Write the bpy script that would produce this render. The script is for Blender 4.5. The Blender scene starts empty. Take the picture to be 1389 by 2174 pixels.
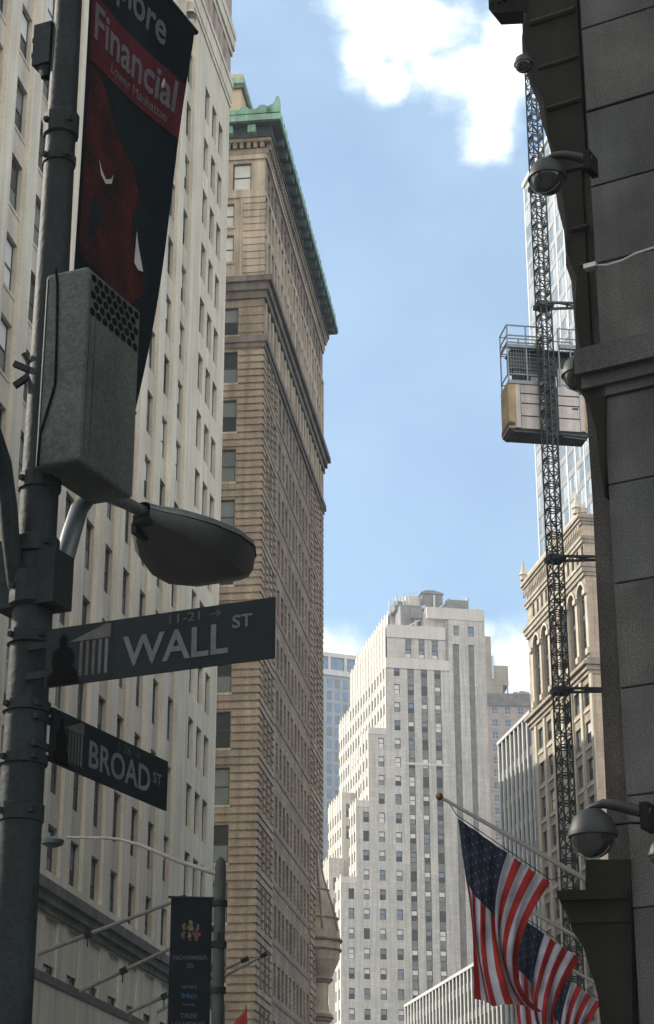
import bpy, bmesh, math, random
from mathutils import Vector, Matrix
R = math.radians
random.seed(7)
scene = bpy.context.scene
C = scene.collection

# ------------------------------------------------------------------ camera, world, sun, exposure
F, TILT = 4060.0, R(21.5)
cam = bpy.data.cameras.new('camera')
cam.sensor_fit = 'VERTICAL'; cam.sensor_height = 24.0
cam.lens = 24.0*F/2174.0
cam.clip_start = 0.05; cam.clip_end = 6000
camo = bpy.data.objects.new('camera', cam); C.objects.link(camo)
camo.location = (0, 0, 1.6); camo.rotation_euler = (math.pi/2+TILT, 0, 0)
scene.camera = camo

SUN_EL, SUN_AZ = R(30), R(-62)            # azimuth from +Y (view direction), negative = to the left
SKY_STRENGTH, SUN_STRENGTH, EXPOSURE = 0.086, 2.8, 1.25
world = bpy.data.worlds.new('World'); scene.world = world
world.use_nodes = True
wn, wl = world.node_tree.nodes, world.node_tree.links
wn.clear()
def wnode(t, **k):
    n = wn.new(t)
    for a, b in k.items(): setattr(n, a, b)
    return n
sky = wnode('ShaderNodeTexSky', sky_type='NISHITA', sun_disc=False, sun_elevation=SUN_EL, sun_rotation=SUN_AZ % (2*math.pi),
            altitude=0, air_density=1.0, dust_density=1.2, ozone_density=1.0)
def wmath(op, a, b=None, clamp=False):
    n = wnode('ShaderNodeMath', operation=op, use_clamp=clamp)
    for i, v in enumerate((a, b)):
        if v is None: continue
        if isinstance(v, (int, float)): n.inputs[i].default_value = v
        else: wl.new(v, n.inputs[i])
    return n.outputs[0]
geo = wnode('ShaderNodeTexCoord')
sep = wnode('ShaderNodeSeparateXYZ'); wl.new(geo.outputs['Generated'], sep.inputs[0])
ysafe = wmath('MAXIMUM', sep.outputs[1], 0.05)
su = wmath('DIVIDE', sep.outputs[0], ysafe); sv = wmath('DIVIDE', sep.outputs[2], ysafe)
comb = wnode('ShaderNodeCombineXYZ'); wl.new(su, comb.inputs[0]); wl.new(sv, comb.inputs[1])
nz = wnode('ShaderNodeTexNoise'); nz.inputs['Scale'].default_value = 21; nz.inputs['Detail'].default_value = 9
nz.inputs['Roughness'].default_value = 0.6
wl.new(comb.outputs[0], nz.inputs['Vector'])
nzb = wnode('ShaderNodeTexNoise'); nzb.inputs['Scale'].default_value = 9; nzb.inputs['Detail'].default_value = 6
wl.new(comb.outputs[0], nzb.inputs['Vector'])
def sky_uv(px, py):
    a = (px-694.5)/F; b = (1087-py)/F; c, s = math.cos(TILT), math.sin(TILT)
    return a/(c-b*s), (s+b*c)/(c-b*s)
cover = None
for px, py, rx, ry in ((790, 20, 130, 120), (770, 120, 90, 110), (900, 60, 210, 180), (960, 150, 190, 130), (830, 170, 90, 75), (1040, 250, 95, 140), (1090, 90, 130, 190),
                       (680, 1390, 125, 80), (1100, 1410, 110, 120), (1010, 1340, 70, 40), (940, -200, 460, 190), (1500, 250, 420, 260)):
    u0, v0 = sky_uv(px, py)
    d = wmath('SQRT', wmath('ADD', wmath('POWER', wmath('ABSOLUTE', wmath('MULTIPLY', wmath('SUBTRACT', su, u0), F*0.94/rx)), 2.0),
                            wmath('POWER', wmath('ABSOLUTE', wmath('MULTIPLY', wmath('SUBTRACT', sv, v0), F*0.84/ry)), 2.0)))
    f = wmath('SUBTRACT', 1.0, d)
    cover = f if cover is None else wmath('MAXIMUM', cover, f)
warp = wmath('ADD', wmath('MULTIPLY', wmath('SUBTRACT', nz.outputs[0], 0.5), 1.7), wmath('MULTIPLY', wmath('SUBTRACT', nzb.outputs[0], 0.5), 1.0))
dens = wmath('ADD', cover, warp)
mr = wnode('ShaderNodeMapRange', interpolation_type='SMOOTHSTEP'); wl.new(dens, mr.inputs[0])
mr.inputs[1].default_value = -0.25; mr.inputs[2].default_value = 0.85
# thin high veil everywhere, thicker near the horizon
veil = wnode('ShaderNodeMapRange'); wl.new(nzb.outputs[0], veil.inputs[0])
veil.inputs[1].default_value = 0.3; veil.inputs[2].default_value = 0.8; veil.inputs[3].default_value = 0.05; veil.inputs[4].default_value = 0.40
# unseen broken cloud cover, added behind the viewer to light the shaded facades
nzc = wnode('ShaderNodeTexNoise'); nzc.inputs['Scale'].default_value = 2.6; nzc.inputs['Detail'].default_value = 7; wl.new(geo.outputs['Generated'], nzc.inputs['Vector'])
back = wnode('ShaderNodeMapRange', interpolation_type='SMOOTHSTEP'); wl.new(sep.outputs[1], back.inputs[0])
back.inputs[1].default_value = 0.45; back.inputs[2].default_value = -0.15; back.inputs[3].default_value = 0; back.inputs[4].default_value = 0.62
bk = wnode('ShaderNodeMapRange', interpolation_type='SMOOTHSTEP'); wl.new(wmath('ADD', back.outputs[0], wmath('SUBTRACT', nzc.outputs[0], 0.85)), bk.inputs[0])
bk.inputs[1].default_value = -0.05; bk.inputs[2].default_value = 0.25
allc = wmath('MAXIMUM', mr.outputs[0], bk.outputs[0])
mx = wnode('ShaderNodeMath', operation='MAXIMUM'); wl.new(allc, mx.inputs[0]); wl.new(veil.outputs[0], mx.inputs[1])
bg_sky = wnode('ShaderNodeBackground'); tint = wnode('ShaderNodeMixRGB', blend_type='MULTIPLY'); tint.inputs[0].default_value = 1; tint.inputs[2].default_value = (0.84, 0.965, 1.0, 1)
wl.new(sky.outputs[0], tint.inputs[1]); wl.new(tint.outputs[0], bg_sky.inputs[0]); bg_sky.inputs[1].default_value = SKY_STRENGTH
bg_cl = wnode('ShaderNodeBackground')
ccol = wnode('ShaderNodeMixRGB'); ccol.inputs[1].default_value = (0.34, 0.49, 0.63, 1); ccol.inputs[2].default_value = (0.98, 0.97, 0.95, 1)
core = wnode('ShaderNodeMapRange', interpolation_type='SMOOTHSTEP'); wl.new(dens, core.inputs[0]); core.inputs[1].default_value = 0.05; core.inputs[2].default_value = 1.0
wl.new(wmath('MAXIMUM', core.outputs[0], bk.outputs[0]), ccol.inputs[0]); wl.new(ccol.outputs[0], bg_cl.inputs[0]); bg_cl.inputs[1].default_value = 0.80
mixs = wnode('ShaderNodeMixShader'); wl.new(mx.outputs[0], mixs.inputs[0]); wl.new(bg_sky.outputs[0], mixs.inputs[1]); wl.new(bg_cl.outputs[0], mixs.inputs[2])
out = wnode('ShaderNodeOutputWorld'); wl.new(mixs.outputs[0], out.inputs[0])

sun = bpy.data.lights.new('sun', 'SUN'); sun.energy = SUN_STRENGTH; sun.angle = R(0.5); sun.color = (1.0, 0.93, 0.80)
suno = bpy.data.objects.new('sun', sun); C.objects.link(suno)
sd = Vector((math.sin(SUN_AZ)*math.cos(SUN_EL), math.cos(SUN_AZ)*math.cos(SUN_EL), math.sin(SUN_EL)))
suno.rotation_euler = sd.to_track_quat('Z', 'Y').to_euler(); suno.location = (-60, 40, 150)
vs = scene.view_settings
vs.view_transform = 'Standard'; vs.look = 'None'; vs.exposure = EXPOSURE; vs.gamma = 1; vs.use_curve_mapping = False
scene.cycles.max_bounces = 6; scene.cycles.diffuse_bounces = 4; scene.cycles.glossy_bounces = 3

# ------------------------------------------------------------------ helpers
def at(px, py, Y):
    u, t = sky_uv(px, py)
    return Vector((u*Y, Y, 1.6+t*Y))

class MB:
    def __init__(s): s.v, s.f, s.m = [], [], []
    def add(s, vs_, fs, mi=0):
        o = len(s.v); s.v += [tuple(v) for v in vs_]
        for f in fs: s.f.append([o+i for i in f]); s.m.append(mi)
    def quad(s, a, b, c, d, mi=0): s.add([a, b, c, d], [(0, 1, 2, 3)], mi)
    def box(s, x0, x1, y0, y1, z0, z1, mi=0, P=None):
        if x0 > x1: x0, x1 = x1, x0
        if y0 > y1: y0, y1 = y1, y0
        vs_ = [(x, y, z) for x in (x0, x1) for y in (y0, y1) for z in (z0, z1)]
        if P: vs_ = [P(*v) for v in vs_]
        s.add(vs_, [(0, 1, 3, 2), (4, 6, 7, 5), (0, 4, 5, 1), (2, 3, 7, 6), (0, 2, 6, 4), (1, 5, 7, 3)], mi)
    def tube(s, pts, r, seg=8, mi=0, cap=True):
        pts = [Vector(p) for p in pts]; n = len(pts)
        rs = r if isinstance(r, (list, tuple)) else [r]*n
        rings = []; prev = None
        for i, p in enumerate(pts):
            d = (pts[min(i+1, n-1)]-pts[max(i-1, 0)]).normalized()
            ref = Vector((0, 0, 1)) if abs(d.z) < .95 else Vector((1, 0, 0))
            a = d.cross(ref).normalized() if prev is None else (prev-d*prev.dot(d)).normalized()
            prev = a; b = d.cross(a)
            rings.append([p+(a*math.cos(2*math.pi*k/seg)+b*math.sin(2*math.pi*k/seg))*rs[i] for k in range(seg)])
        vs_ = [v for rg in rings for v in rg]; fs = []
        for i in range(n-1):
            for k in range(seg):
                k2 = (k+1) % seg
                fs.append((i*seg+k, i*seg+k2, (i+1)*seg+k2, (i+1)*seg+k))
        if cap: fs += [tuple(range(seg)), tuple((n-1)*seg+k for k in range(seg))]
        s.add(vs_, fs, mi)
    def bar(s, p, q, w, h=None, mi=0):
        h = h or w; p, q = Vector(p), Vector(q); d = (q-p).normalized()
        ref = Vector((0, 0, 1)) if abs(d.z) < .95 else Vector((1, 0, 0))
        a = d.cross(ref).normalized()*w/2; b = d.cross(a.normalized()).normalized()*h/2
        vs_ = [e+a*i+b*j for e in (p, q) for i in (-1, 1) for j in (-1, 1)]
        s.add(vs_, [(0, 1, 3, 2), (4, 6, 7, 5), (0, 4, 5, 1), (2, 3, 7, 6), (0, 2, 6, 4), (1, 5, 7, 3)], mi)
    def lathe(s, prof, c, seg=20, mi=0, a0=0, a1=2*math.pi, axis=None):
        c = Vector(c); full = abs(a1-a0-2*math.pi) < 1e-6; n = seg if full else seg+1
        vs_ = []
        for r, z in prof:
            for k in range(n):
                a = a0+(a1-a0)*k/seg; vs_.append(c+Vector((r*math.cos(a), r*math.sin(a), z)))
        fs = []
        for i in range(len(prof)-1):
            for k in range(seg):
                k2 = (k+1) % n if full else k+1
                fs.append((i*n+k, i*n+k2, (i+1)*n+k2, (i+1)*n+k))
        s.add(vs_, fs, mi)
    def prism(s, poly, fn, d0, d1, mi=0):
        n = len(poly)
        vs_ = [fn(a, d0, b) for a, b in poly]+[fn(a, d1, b) for a, b in poly]
        fs = [tuple(range(n)), tuple(range(2*n-1, n-1, -1))]+[(i, (i+1) % n, n+(i+1) % n, n+i) for i in range(n)]
        s.add(vs_, fs, mi)
    def wall(s, P, s0, s1, z0, z1, holes, depth, mi=0, n=0.0, rmi=None):
        rmi = mi if rmi is None else rmi
        xs = sorted({s0, s1, *[h[0] for h in holes], *[h[1] for h in holes]}); zs = sorted({z0, z1, *[h[2] for h in holes], *[h[3] for h in holes]})
        xs = [x for x in xs if s0 <= x <= s1]; zs = [z for z in zs if z0 <= z <= z1]
        idx = {}; vs_ = []
        def vid(i, j):
            if (i, j) not in idx: idx[(i, j)] = len(vs_); vs_.append(P(xs[i], n, zs[j]))
            return idx[(i, j)]
        fs = []
        for j in range(len(zs)-1):
            zc = (zs[j]+zs[j+1])/2
            row = [h for h in holes if h[2] < zc < h[3]]
            for i in range(len(xs)-1):
                xc = (xs[i]+xs[i+1])/2
                if any(h[0] < xc < h[1] for h in row): continue
                fs.append((vid(i, j), vid(i+1, j), vid(i+1, j+1), vid(i, j+1)))
        s.add(vs_, fs, mi)
        for a, b, c, d in holes:
            q = [(a, c), (b, c), (b, d), (a, d)]
            for k in range(4):
                (x0, w0), (x1, w1) = q[k], q[(k+1) % 4]
                s.quad(P(x0, n, w0), P(x1, n, w1), P(x1, n-depth, w1), P(x0, n-depth, w0), rmi)
    def build(s, name, mats, parent=None, smooth=False, loc=None):
        me = bpy.data.meshes.new(name)
        me.from_pydata(s.v, [], s.f)
        mats = mats if isinstance(mats, (list, tuple)) else [mats]
        for m in mats: me.materials.append(m)
        for p, mi in zip(me.polygons, s.m): p.material_index = mi; p.use_smooth = smooth
        bm = bmesh.new(); bm.from_mesh(me); bmesh.ops.recalc_face_normals(bm, faces=bm.faces[:]); bm.to_mesh(me); bm.free()
        if smooth:
            try: me.set_sharp_from_angle(angle=R(38))
            except Exception: pass
        o = bpy.data.objects.new(name, me); C.objects.link(o)
        if parent: o.parent = parent
        if loc: o.location = loc
        return o

def split_build(mb, name, mats, parent=None, smooth=False):
    par = list(range(len(mb.v)))
    def find(a):
        while par[a] != a: par[a] = par[par[a]]; a = par[a]
        return a
    for f in mb.f:
        r0 = find(f[0])
        for i in f[1:]: par[find(i)] = r0
    groups = {}
    for f, mi in zip(mb.f, mb.m): groups.setdefault(find(f[0]), []).append((f, mi))
    for fs in groups.values():
        ids = sorted({i for f, _ in fs for i in f}); mp = {i: k for k, i in enumerate(ids)}
        p = MB(); p.v = [mb.v[i] for i in ids]; p.f = [[mp[i] for i in f] for f, _ in fs]; p.m = [mi for _, mi in fs]
        p.build(name, mats, parent, smooth)
MB.split_build = lambda s, *a, **k: split_build(s, *a, **k)

def tag(o, label=None, cat=None, group=None, kind=None):
    if label: o['label'] = label
    if cat: o['category'] = cat
    if group: o['group'] = group
    if kind: o['kind'] = kind
    return o
def thing(name, label, cat, loc=(0, 0, 0), rz=0.0, group=None):
    o = bpy.data.objects.new(name, None); C.objects.link(o); o.empty_display_size = .3
    o.location = loc; o.rotation_euler = (0, 0, rz)
    return tag(o, label, cat, group)
def text_geo(txt, size, bold=False, align='LEFT'):
    cu = bpy.data.curves.new('t', 'FONT'); cu.body = txt; cu.size = size; cu.align_x = align; cu.resolution_u = 3
    if bold: cu.offset = size*0.018
    o = bpy.data.objects.new('t', cu); C.objects.link(o)
    dg = bpy.context.evaluated_depsgraph_get(); me = bpy.data.meshes.new_from_object(o.evaluated_get(dg))
    v = [tuple(x.co) for x in me.vertices]; f = [tuple(p.vertices) for p in me.polygons]
    bpy.data.objects.remove(o); bpy.data.curves.remove(cu); bpy.data.meshes.remove(me)
    return v, f
def put_text(mb, txt, size, fn, mi=0, bold=False, align='LEFT', sx=1.0):
    v, f = text_geo(txt, size, bold, align)
    if v: mb.add([fn(x*sx, y) for x, y, _ in v], f, mi)

# ------------------------------------------------------------------ materials
def mat(name, col, rough=0.75, var=0.15, scale=1.2, streak=0.0, bump=0.0, bscale=30, metal=0.0, spec=0.4, speck=0.0, col2=None, brick=None, brick_axis='xz'):
    m = bpy.data.materials.new(name); m.use_nodes = True
    N, L = m.node_tree.nodes, m.node_tree.links
    b = N['Principled BSDF']; b.inputs['Roughness'].default_value = rough; b.inputs['Metallic'].default_value = metal
    b.inputs['Specular IOR Level'].default_value = spec
    tc = N.new('ShaderNodeTexCoord'); vec = tc.outputs['Object']
    n1 = N.new('ShaderNodeTexNoise'); n1.inputs['Scale'].default_value = scale; n1.inputs['Detail'].default_value = 6
    L.new(vec, n1.inputs['Vector'])
    rmp = N.new('ShaderNodeValToRGB'); e = rmp.color_ramp.elements
    c2 = col2 or tuple(min(1, c*(1+var)) for c in col)
    c1 = tuple(c*(1-var) for c in col)
    e[0].position = .3; e[1].position = .7; e[0].color = (*c1, 1); e[1].color = (*c2, 1)
    L.new(n1.outputs[0], rmp.inputs[0]); cur = rmp.outputs[0]
    def mul(fac_out, lo, cur, p0=.35, p1=.65):
        r2 = N.new('ShaderNodeMapRange'); L.new(fac_out, r2.inputs[0])
        r2.inputs[1].default_value = p0; r2.inputs[2].default_value = p1; r2.inputs[3].default_value = 1-lo; r2.inputs[4].default_value = 1+lo*.5
        mm = N.new('ShaderNodeMixRGB'); mm.blend_type = 'MULTIPLY'; mm.inputs[0].default_value = 1
        L.new(cur, mm.inputs[1]); L.new(r2.outputs[0], mm.inputs[2]); return mm.outputs[0]
    if streak:
        mp = N.new('ShaderNodeMapping'); mp.inputs['Scale'].default_value = (1.3, 1.3, .06); L.new(vec, mp.inputs[0])
        n2 = N.new('ShaderNodeTexNoise'); n2.inputs['Scale'].default_value = 1.6; n2.inputs['Detail'].default_value = 5; L.new(mp.outputs[0], n2.inputs['Vector'])
        cur = mul(n2.outputs[0], streak, cur)
    if speck:
        n3 = N.new('ShaderNodeTexNoise'); n3.inputs['Scale'].default_value = bscale*1.7; n3.inputs['Detail'].default_value = 3; L.new(vec, n3.inputs['Vector'])
        cur = mul(n3.outputs[0], speck, cur)
    if brick:
        bw, bh, mort, amt = brick
        mp = N.new('ShaderNodeMapping'); mp.inputs['Rotation'].default_value = (R(90), 0, 0) if brick_axis == 'xz' else (R(90), 0, R(90))
        if brick_axis == 'xz': mp.inputs['Rotation'].default_value = (R(-90), 0, 0)
        else:
            mp.vector_type = 'POINT'
        sx_ = N.new('ShaderNodeSeparateXYZ'); L.new(vec, sx_.inputs[0]); cb = N.new('ShaderNodeCombineXYZ')
        L.new(sx_.outputs[0 if brick_axis == 'xz' else 1], cb.inputs[0]); L.new(sx_.outputs[2], cb.inputs[1])
        bt = N.new('ShaderNodeTexBrick'); L.new(cb.outputs[0], bt.inputs['Vector'])
        bt.inputs['Scale'].default_value = 1; bt.inputs['Brick Width'].default_value = bw; bt.inputs['Row Height'].default_value = bh; bt.inputs['Mortar Size'].default_value = mort
        bt.inputs['Color1'].default_value = (1+amt*.4,)*3+(1,); bt.inputs['Color2'].default_value = (1-amt*.5,)*3+(1,); bt.inputs['Mortar'].default_value = (1-amt,)*3+(1,)
        mm = N.new('ShaderNodeMixRGB'); mm.blend_type = 'MULTIPLY'; mm.inputs[0].default_value = 1
        L.new(cur, mm.inputs[1]); L.new(bt.outputs[0], mm.inputs[2]); cur = mm.outputs[0]
    L.new(cur, b.inputs['Base Color'])
    if bump:
        nb = N.new('ShaderNodeTexNoise'); nb.inputs['Scale'].default_value = bscale; nb.inputs['Detail'].default_value = 4; L.new(vec, nb.inputs['Vector'])
        bp = N.new('ShaderNodeBump'); bp.inputs['Strength'].default_value = bump; bp.inputs['Distance'].default_value = .02
        L.new(nb.outputs[0], bp.inputs['Height']); L.new(bp.outputs[0], b.inputs['Normal'])
    return m
def glass(name, col, rough=0.08, spec=0.7, var=0.3, scale=.5):
    m = mat(name, col, rough, var, scale, spec=spec, bump=.05, bscale=.8); return m

M = {}
M['white_stone'] = mat('white_limestone', (.68, .62, .50), .85, .10, .35, streak=.16, speck=.10, bscale=5)
M['white_spandrel'] = mat('grey_spandrel_stone', (.55, .495, .40), .85, .12, .5, streak=.2, speck=.1, bscale=5)
M['dark_grey_stone'] = mat('dark_grey_stone', (.13, .125, .11), .9, .3, .6, streak=.3)  # dark grey, for the low ledges and the shop base
M['pink_terracotta'] = mat('pinkish_terracotta', (.40, .33, .29), .85, .25, 1.4, streak=.2)
M['tan_stone'] = mat('tan_stone', (.315, .257, .195), .9, .22, .5, streak=.25, speck=.2, bscale=4)
M['tan_brick'] = mat('tan_brick_field', (.27, .218, .172), .9, .25, .4, streak=.25, speck=.25, bscale=3, brick=(.9, .34, .035, .35), brick_axis='yz')
M['tan_dark'] = mat('weathered_brownstone', (.17, .148, .13), .9, .3, .6, streak=.3)
M['tan_light'] = mat('warm_lit_tan_stone', (.46, .385, .30), .88, .25, .5, streak=.3)  # paler tan trim; also paints warm reflected light onto the top storeys
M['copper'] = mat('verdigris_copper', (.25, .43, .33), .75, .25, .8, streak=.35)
M['copper_dark'] = mat('shaded_copper', (.045, .075, .075), .8, .35, 1.2)  # darker copy of the copper: shade under the cornice put into the colour
M['cream'] = mat('cream_stucco', (.56, .46, .32), .85, .1, .4)
M['frame_dark'] = mat('dark_window_frame', (.03, .032, .035), .5, .2, 3)
M['frame_light'] = mat('pale_window_frame', (.42, .42, .40), .5, .1, 3)
M['glass_dark'] = glass('dark_window_glass', (.022, .028, .030), .2, .3)
M['glass_mid'] = glass('grey_window_glass', (.13, .155, .16), .12)
M['blind'] = mat('pale_window_blind', (.68, .67, .63), .4, .12, .8, spec=.6)
M['glass_blue'] = glass('bluish_window_glass', (.10, .19, .30), .12)
M['setback'] = mat('pale_setback_stone', (.56, .53, .485), .88, .07, .12, streak=.2, speck=.1, bscale=1.2, brick=(2.4, .8875, .04, .16))
M['setback_light'] = mat('cream_parapet_stone', (.63, .595, .54), .85, .06, .2, streak=.1)
M['setback_pier'] = mat('white_pier_stone', (.60, .57, .50), .85, .06, .2, streak=.1)
M['spandrel_grey'] = mat('grey_metal_spandrel', (.19, .183, .17), .6, .3, .9, speck=.2, bscale=2)
M['roof_grey'] = mat('grey_plant_metal', (.20, .20, .20), .7, .3, .6)
M['blue_panel'] = mat('blue_grey_cladding', (.30, .35, .41), .5, .12, .3)
M['white_panel'] = mat('white_cladding', (.58, .58, .57), .5, .08, .3, streak=.1)
M['grey_panel'] = mat('grey_cladding', (.17, .17, .165), .45, .35, .3)
M['pane_light'] = glass('pale_reflective_pane', (.36, .37, .37), .15, .6, .12)
M['pane_grey'] = glass('grey_reflective_pane', (.22, .24, .25), .15, .6, .2)
M['red_brick'] = mat('hazed_red_brick', (.44, .37, .34), .9, .12, .5, brick=(.8, .3, .04, .2))  # red paled and greyed, distance haze put into the colour
M['buff_block'] = mat('buff_block', (.36, .33, .26), .9, .15, .4)
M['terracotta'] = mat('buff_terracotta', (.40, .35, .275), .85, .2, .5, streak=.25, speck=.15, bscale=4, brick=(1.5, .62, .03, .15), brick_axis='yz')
M['terracotta_f'] = mat('lit_terracotta_flank', (.56, .45, .345), .85, .14, .5, streak=.2, speck=.12, bscale=4, brick=(1.5, .62, .03, .18), brick_axis='yz')  # paler, pinker copy of the terracotta: the flank's reflected light painted in
M['terracotta_lt'] = mat('pale_terracotta_trim', (.56, .49, .39), .85, .15, .6, streak=.2)
M['fin_glass'] = glass('dark_ribbon_glass', (.05, .06, .062), .2, .4)
M['fin_white'] = mat('pale_vertical_fin', (.52, .51, .48), .6, .1, .4)
M['granite'] = mat('dark_granite', (.058, .0605, .060), .9, .28, 1.9, streak=.36, speck=.42, bscale=60, bump=.12, spec=.12)
M['granite_b'] = mat('dark_granite_paler_block', (.063, .0645, .062), .9, .28, 2.3, streak=.36, speck=.42, bscale=52, bump=.2, spec=.1)
M['granite_c'] = mat('dark_granite_darker_block', (.054, .057, .0575), .9, .28, 1.5, streak=.36, speck=.42, bscale=56, bump=.2, spec=.1)
M['granite_red'] = mat('reddish_granite', (.045, .042, .040), .9, .32, 1.8, streak=.4, speck=.6, bscale=60, bump=.12, spec=.12)
M['granite_dark'] = mat('near_black_granite', (.0105, .0105, .0085), .95, .4, 2.2, streak=.45, speck=.5, bscale=60, bump=.12, spec=.12)  # nearly black, for the relief, bracket and capital
M['iron'] = mat('dark_painted_iron', (.0085, .0135, .0155), .62, .4, 3, streak=.35, speck=.35, bscale=24, bump=.25, spec=.12)
M['steel_grey'] = mat('grey_painted_steel', (.052, .062, .057), .62, .25, 2.5, streak=.35, speck=.3, bscale=30, bump=.12, spec=.12)
M['galv'] = mat('galvanised_steel', (.24, .25, .25), .45, .2, 4, streak=.2, metal=.3)
M['black'] = mat('matt_black', (.003, .003, .0035), 1.0, .2, 5, spec=.02)
M['alu'] = mat('worn_aluminium', (.07, .085, .09), .42, .25, 4, speck=.2, bscale=30, metal=.4)
M['lens'] = mat('smoky_lamp_lens', (.016, .018, .019), .4, .3, 6, speck=.2, bscale=30)
M['sign_blue'] = mat('dark_blue_sign', (.0022, .0062, .0088), .6, .3, 5, speck=.3, bscale=40, spec=.12)
M['sign_white'] = mat('dull_reflective_white', (.056, .064, .066), .8, .2, 6, speck=.2, bscale=40)
M['sign_grey'] = mat('sign_picture_grey', (.05, .05, .05), .8, .3, 9, spec=.1)
M['banner_navy'] = mat('navy_banner_cloth', (.0042, .0085, .012), .95, .4, 2.2, streak=.4, speck=.35, bscale=40, spec=.05)
M['banner_red'] = mat('maroon_banner_print', (.045, .010, .014), .95, .35, 3, speck=.35, bscale=40, spec=.05)
M['banner_brown'] = mat('russet_banner_print', (.006, .008, .010), .95, .3, 4.5, speck=.4, bscale=40, spec=.05, col2=(.045, .010, .010))
M['banner_text'] = mat('grey_banner_lettering', (.060, .058, .070), .95, .2, 5, speck=.3, bscale=40)
M['banner_white'] = mat('pale_cloth_flap', (.26, .26, .25), .9, .1, 5)
M['dome_cap'] = mat('weathered_dome_cap', (.012, .0145, .0155), .55, .3, 6, speck=.25, bscale=60, spec=.25)
M['dome_glass'] = glass('dark_camera_bubble', (.008, .010, .012), .08, .6)
M['clear'] = mat('clear_bubble_rim', (.10, .11, .115), .2, .1, 5, spec=.6)
M['mast'] = mat('dark_mast_steel', (.035, .045, .048), .6, .4, 3)
M['hoist_beige'] = mat('beige_hoist_panel', (.60, .54, .51), .7, .12, 1.5, streak=.2)
M['hoist_tan'] = mat('tan_hoist_post', (.46, .34, .18), .7, .25, 1.5, streak=.2)
M['hoist_dark'] = mat('hoist_machinery', (.05, .055, .06), .6, .4, 3)
M['rail'] = mat('pale_blue_rail', (.28, .32, .34), .5, .2, 4)
M['flag_red'] = mat('flag_red_cloth', (.31, .011, .007), .85, .22, 5, speck=.15, bscale=60)
M['flag_white'] = mat('flag_white_cloth', (.41, .41, .48), .85, .14, 5, speck=.12, bscale=60)
M['flag_blue'] = mat('flag_blue_cloth', (.005, .013, .038), .9, .3, 6, speck=.2, bscale=60)
M['flag_star'] = mat('flag_star_white', (.09, .095, .11), .85, .2, 6)
M['gold'] = mat('gilded_ball', (.14, .085, .025), .4, .3, 10, metal=.6)
M['pole_grey'] = mat('pale_pole_paint', (.27, .26, .245), .5, .15, 5, streak=.15)
M['asphalt'] = mat('asphalt', (.05, .05, .05), .9, .2, 2, bump=.3)
M['paving'] = mat('paving_slabs', (.18, .175, .165), .9, .15, 1, brick=(1.2, .6, .02, .2))
M['orange_red'] = mat('orange_red_cloth', (.55, .06, .025), .85, .2, 3)
for k_ in ('flag_red', 'flag_white', 'flag_blue'):
    nt = M[k_].node_tree; bs = nt.nodes['Principled BSDF']; tr_ = nt.nodes.new('ShaderNodeBsdfTranslucent'); mxs = nt.nodes.new('ShaderNodeMixShader'); mxs.inputs[0].default_value = .38
    src = bs.inputs['Base Color'].links[0].from_socket; nt.links.new(src, tr_.inputs[0]); nt.links.new(bs.outputs[0], mxs.inputs[1]); nt.links.new(tr_.outputs[0], mxs.inputs[2])
    nt.links.new(mxs.outputs[0], nt.nodes['Material Output'].inputs[0])
WINM = [M['frame_dark'], M['glass_dark'], M['glass_mid'], M['blind'], M['frame_light'], M['glass_blue'], M['white_spandrel']]

# a sash window: frame, meeting rail, two panes, all one mesh
def window_mb(mb, P, a, b, c, d, n, fr=0.07, fmi=0, top=1, bot=1, rail=True):
    t = .05
    mb.box(a, a+fr, n-t, n, c, d, fmi, P); mb.box(b-fr, b, n-t, n, c, d, fmi, P)
    mb.box(a+fr, b-fr, n-t, n, c, c+fr, fmi, P); mb.box(a+fr, b-fr, n-t, n, d-fr, d, fmi, P)
    m = c+(d-c)*.5
    if rail: mb.box(a+fr, b-fr, n-t, n-.004, m-fr*.5, m+fr*.5, fmi, P)
    mb.quad(P(a+fr, n-.03, m), P(b-fr, n-.03, m), P(b-fr, n-.03, d-fr), P(a+fr, n-.03, d-fr), top)
    mb.quad(P(a+fr, n-.036, c+fr), P(b-fr, n-.036, c+fr), P(b-fr, n-.036, m), P(a+fr, n-.036, m), bot)
def rnd_panes(w=(1, 1, 2, 2, 3)):
    t = random.choice(w); b = random.choice((1, 1, 2)) if t != 3 else random.choice((1, 2, 2, 3))
    return t, b
def windows(P, holes, n, parent, fr=.07, fmi=0, limit=100, panes=(1, 1, 2, 2, 3), name='window', order=None, sill=None):
    hs = sorted(holes, key=order) if order else list(holes)
    for h in hs[:limit]:
        mb = MB(); t, b = rnd_panes(panes); window_mb(mb, P, *h, n, fr, fmi, t, b)
        if sill: mb.box(h[0]-.05, h[1]+.05, n-.02, n+.18+sill[0], h[2]-sill[1], h[2]-.002, 6, P)
        mb.build(name, WINM, parent)
    if hs[limit:]:
        mb = MB()
        for h in hs[limit:]:
            t, b = rnd_panes(panes); window_mb(mb, P, *h, n, fr, fmi, t, b)
        tag(mb.build('far_windows', WINM, parent), kind='stuff')

# ------------------------------------------------------------------ ground
def sheet(name, pts, z, m):
    mb = MB(); mb.add([(x, y, z) for x, y in pts], [tuple(range(len(pts)))]); return tag(mb.build(name, m), kind='structure')
sheet('ground', [(-3000, -3000), (3000, -3000), (3000, 3000), (-3000, 3000)], -.15, M['asphalt'])
sheet('road', [(-14, 14), (-2, 14), (14, 112), (0, 112)], -.14, M['asphalt'])
mb = MB(); mb.box(-8, 6, -6, 13, -.14, 0); tag(mb.build('pavement', M['paving']), kind='structure')

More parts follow.
